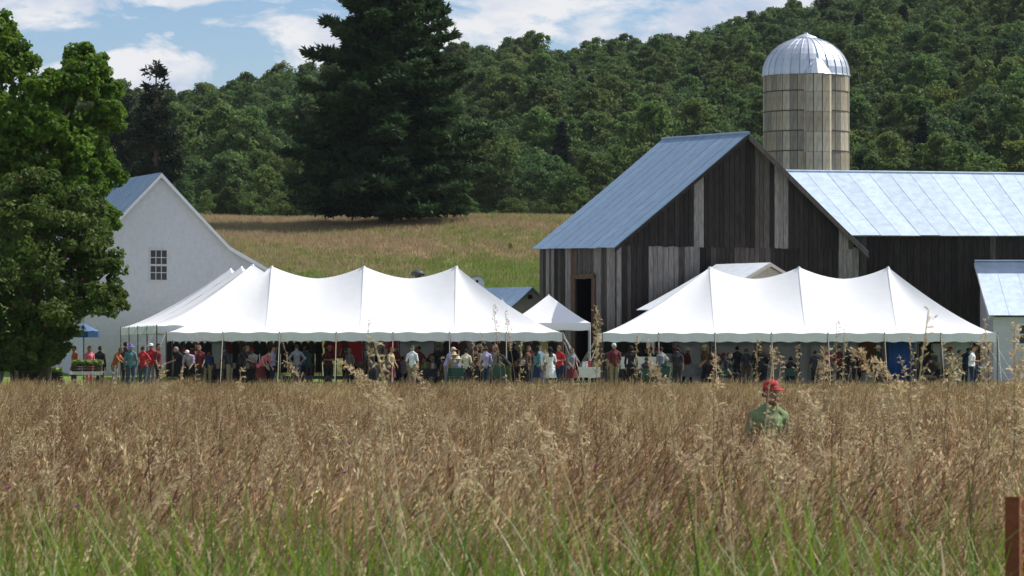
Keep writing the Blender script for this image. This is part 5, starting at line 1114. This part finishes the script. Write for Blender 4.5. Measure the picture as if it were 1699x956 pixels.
# more stalks that stand out of the mass: one stuff object
SK = []
for i in range(6):
    random.seed(400 + i); P = arc((0, 0, -.03), 1.25, (random.gauss(-.1, .2), random.gauss(0, .1), 0), random.uniform(0, .6), 9); q1 = ribbon(P, .0032, .0016, np.array([1., 0, 0])); q2 = plume(P, .70, 22, .085 if i % 2 else .045, .018, .0028)
    SK.append(ribmesh('sk%d' % i, np.concatenate([q1, q2]), [M_straw, M_plume], np.r_[np.zeros(len(q1)), np.ones(len(q2))], np.r_[np.full(len(q1), .5), RNG.uniform(0, 1, len(q2))]))
random.seed(31); pts = []; sc = []; vi = []; rt = []
for (x, d) in place(9, 30, 3.4) + place(30, 60, 2.0):
    p = PX(x, d); w_ = .4 + .6 * min(1, max(0, (p - 350) / 800))
    if random.random() > w_ * np.interp(d, [9, 13, 17], [.15, .45, 1]): continue
    pts.append((x, d, G(x, d))); sc.append(random.triangular(.72, 1.38, .9)); vi.append(random.randrange(6)); rt.append((0, random.gauss(.03, .08), random.gauss(0, .7)))
scatter('seeding_stalks', pts, SK, vi, rt, sc, 'scattered pale seeding stalks standing out of the dry grass', 'grass')
# pink knapweed flowers
fl = MB(); fl.tube([(0, 0, 0), (.02, 0, .45), (.03, 0, .85)], [.004, .003, .002], 4); stem_me = fl.mesh('stem'); stem_me.materials.append(M_green)
bl = MB()
for k in range(14): a = k * 2.4; bl.add([(.03, 0, .85), (.03 + .022 * math.cos(a) - .006 * math.sin(a), .022 * math.sin(a) + .006 * math.cos(a), .873), (.03 + .04 * math.cos(a), .04 * math.sin(a), .885), (.03 + .022 * math.cos(a) + .006 * math.sin(a), .022 * math.sin(a) - .006 * math.cos(a), .873)], [(0, 1, 2, 3)])
bloom = bl.mesh('bloom'); bloom.materials.append(mat('knapweed_pink', (.42, .09, .32), .6))
for lab, px, py, d in (('pink flower among the grass below the left marquee', 541, 737, 17), ('pink flower at the far left in the grass', 14, 811, 11.5), ('pink flower right of the far-left one', 127, 841, 11), ('pink flower near the middle of the grass', 579, 735, 17), ('second pink flower low in the middle grass', 571, 785, 13), ('pink flower left of the red cap person', 988, 775, 13)):
    x = X(px, d); r = thing('knapweed', lab, 'flower', (x - .03, d, Z(py, d) - .86), group='pink flowers in the grass'); r.scale = (.36, .36, .36); r.location.z += .55; r.location.x += .02
    for nm, me in (('stem', stem_me), ('bloom', bloom)): link(bpy.data.objects.new(nm, me), r)
# rusty iron post at the lower right
d = 10.0; x0, x1 = X(1667, d), X(1698, d); zt = Z(824, d); g = G(x0, d) - .2; xm = x0 + (x1 - x0) * .74
post = thing('fence_post', 'rusty angle-iron fence post at the lower right corner', 'post', ((x0 + x1) / 2, d, g))
MB().slab([(x0, d, g), (xm, d, g), (xm, d, zt), (x0, d, zt)], (0, .006, 0)).build('front_flange', M_rust, post)
MB().slab([(xm + .0005, d - .001, g), (x1, d + .035, g), (x1, d + .035, zt), (xm + .0005, d - .001, zt)], (-.002, .006, 0)).build('side_flange', M_rust, post)

# ---------------------------------------------------------------- thin summer haze
hz = MB().box((0, 600, 55), (2400, 1700, 118)); hm = bpy.data.materials.new('haze_air'); hm.use_nodes = True; hn = hm.node_tree.nodes; hn.clear(); ho = hn.new('ShaderNodeOutputMaterial'); hv = hn.new('ShaderNodeVolumePrincipled')
hv.inputs['Density'].default_value = .000035; hv.inputs['Color'].default_value = (.80, .88, 1, 1); hm.node_tree.links.new(hv.outputs[0], ho.inputs['Volume'])
hz.build('haze', hm, None, kind='stuff', label='thin pale summer haze over the farm and hill', cat='haze')
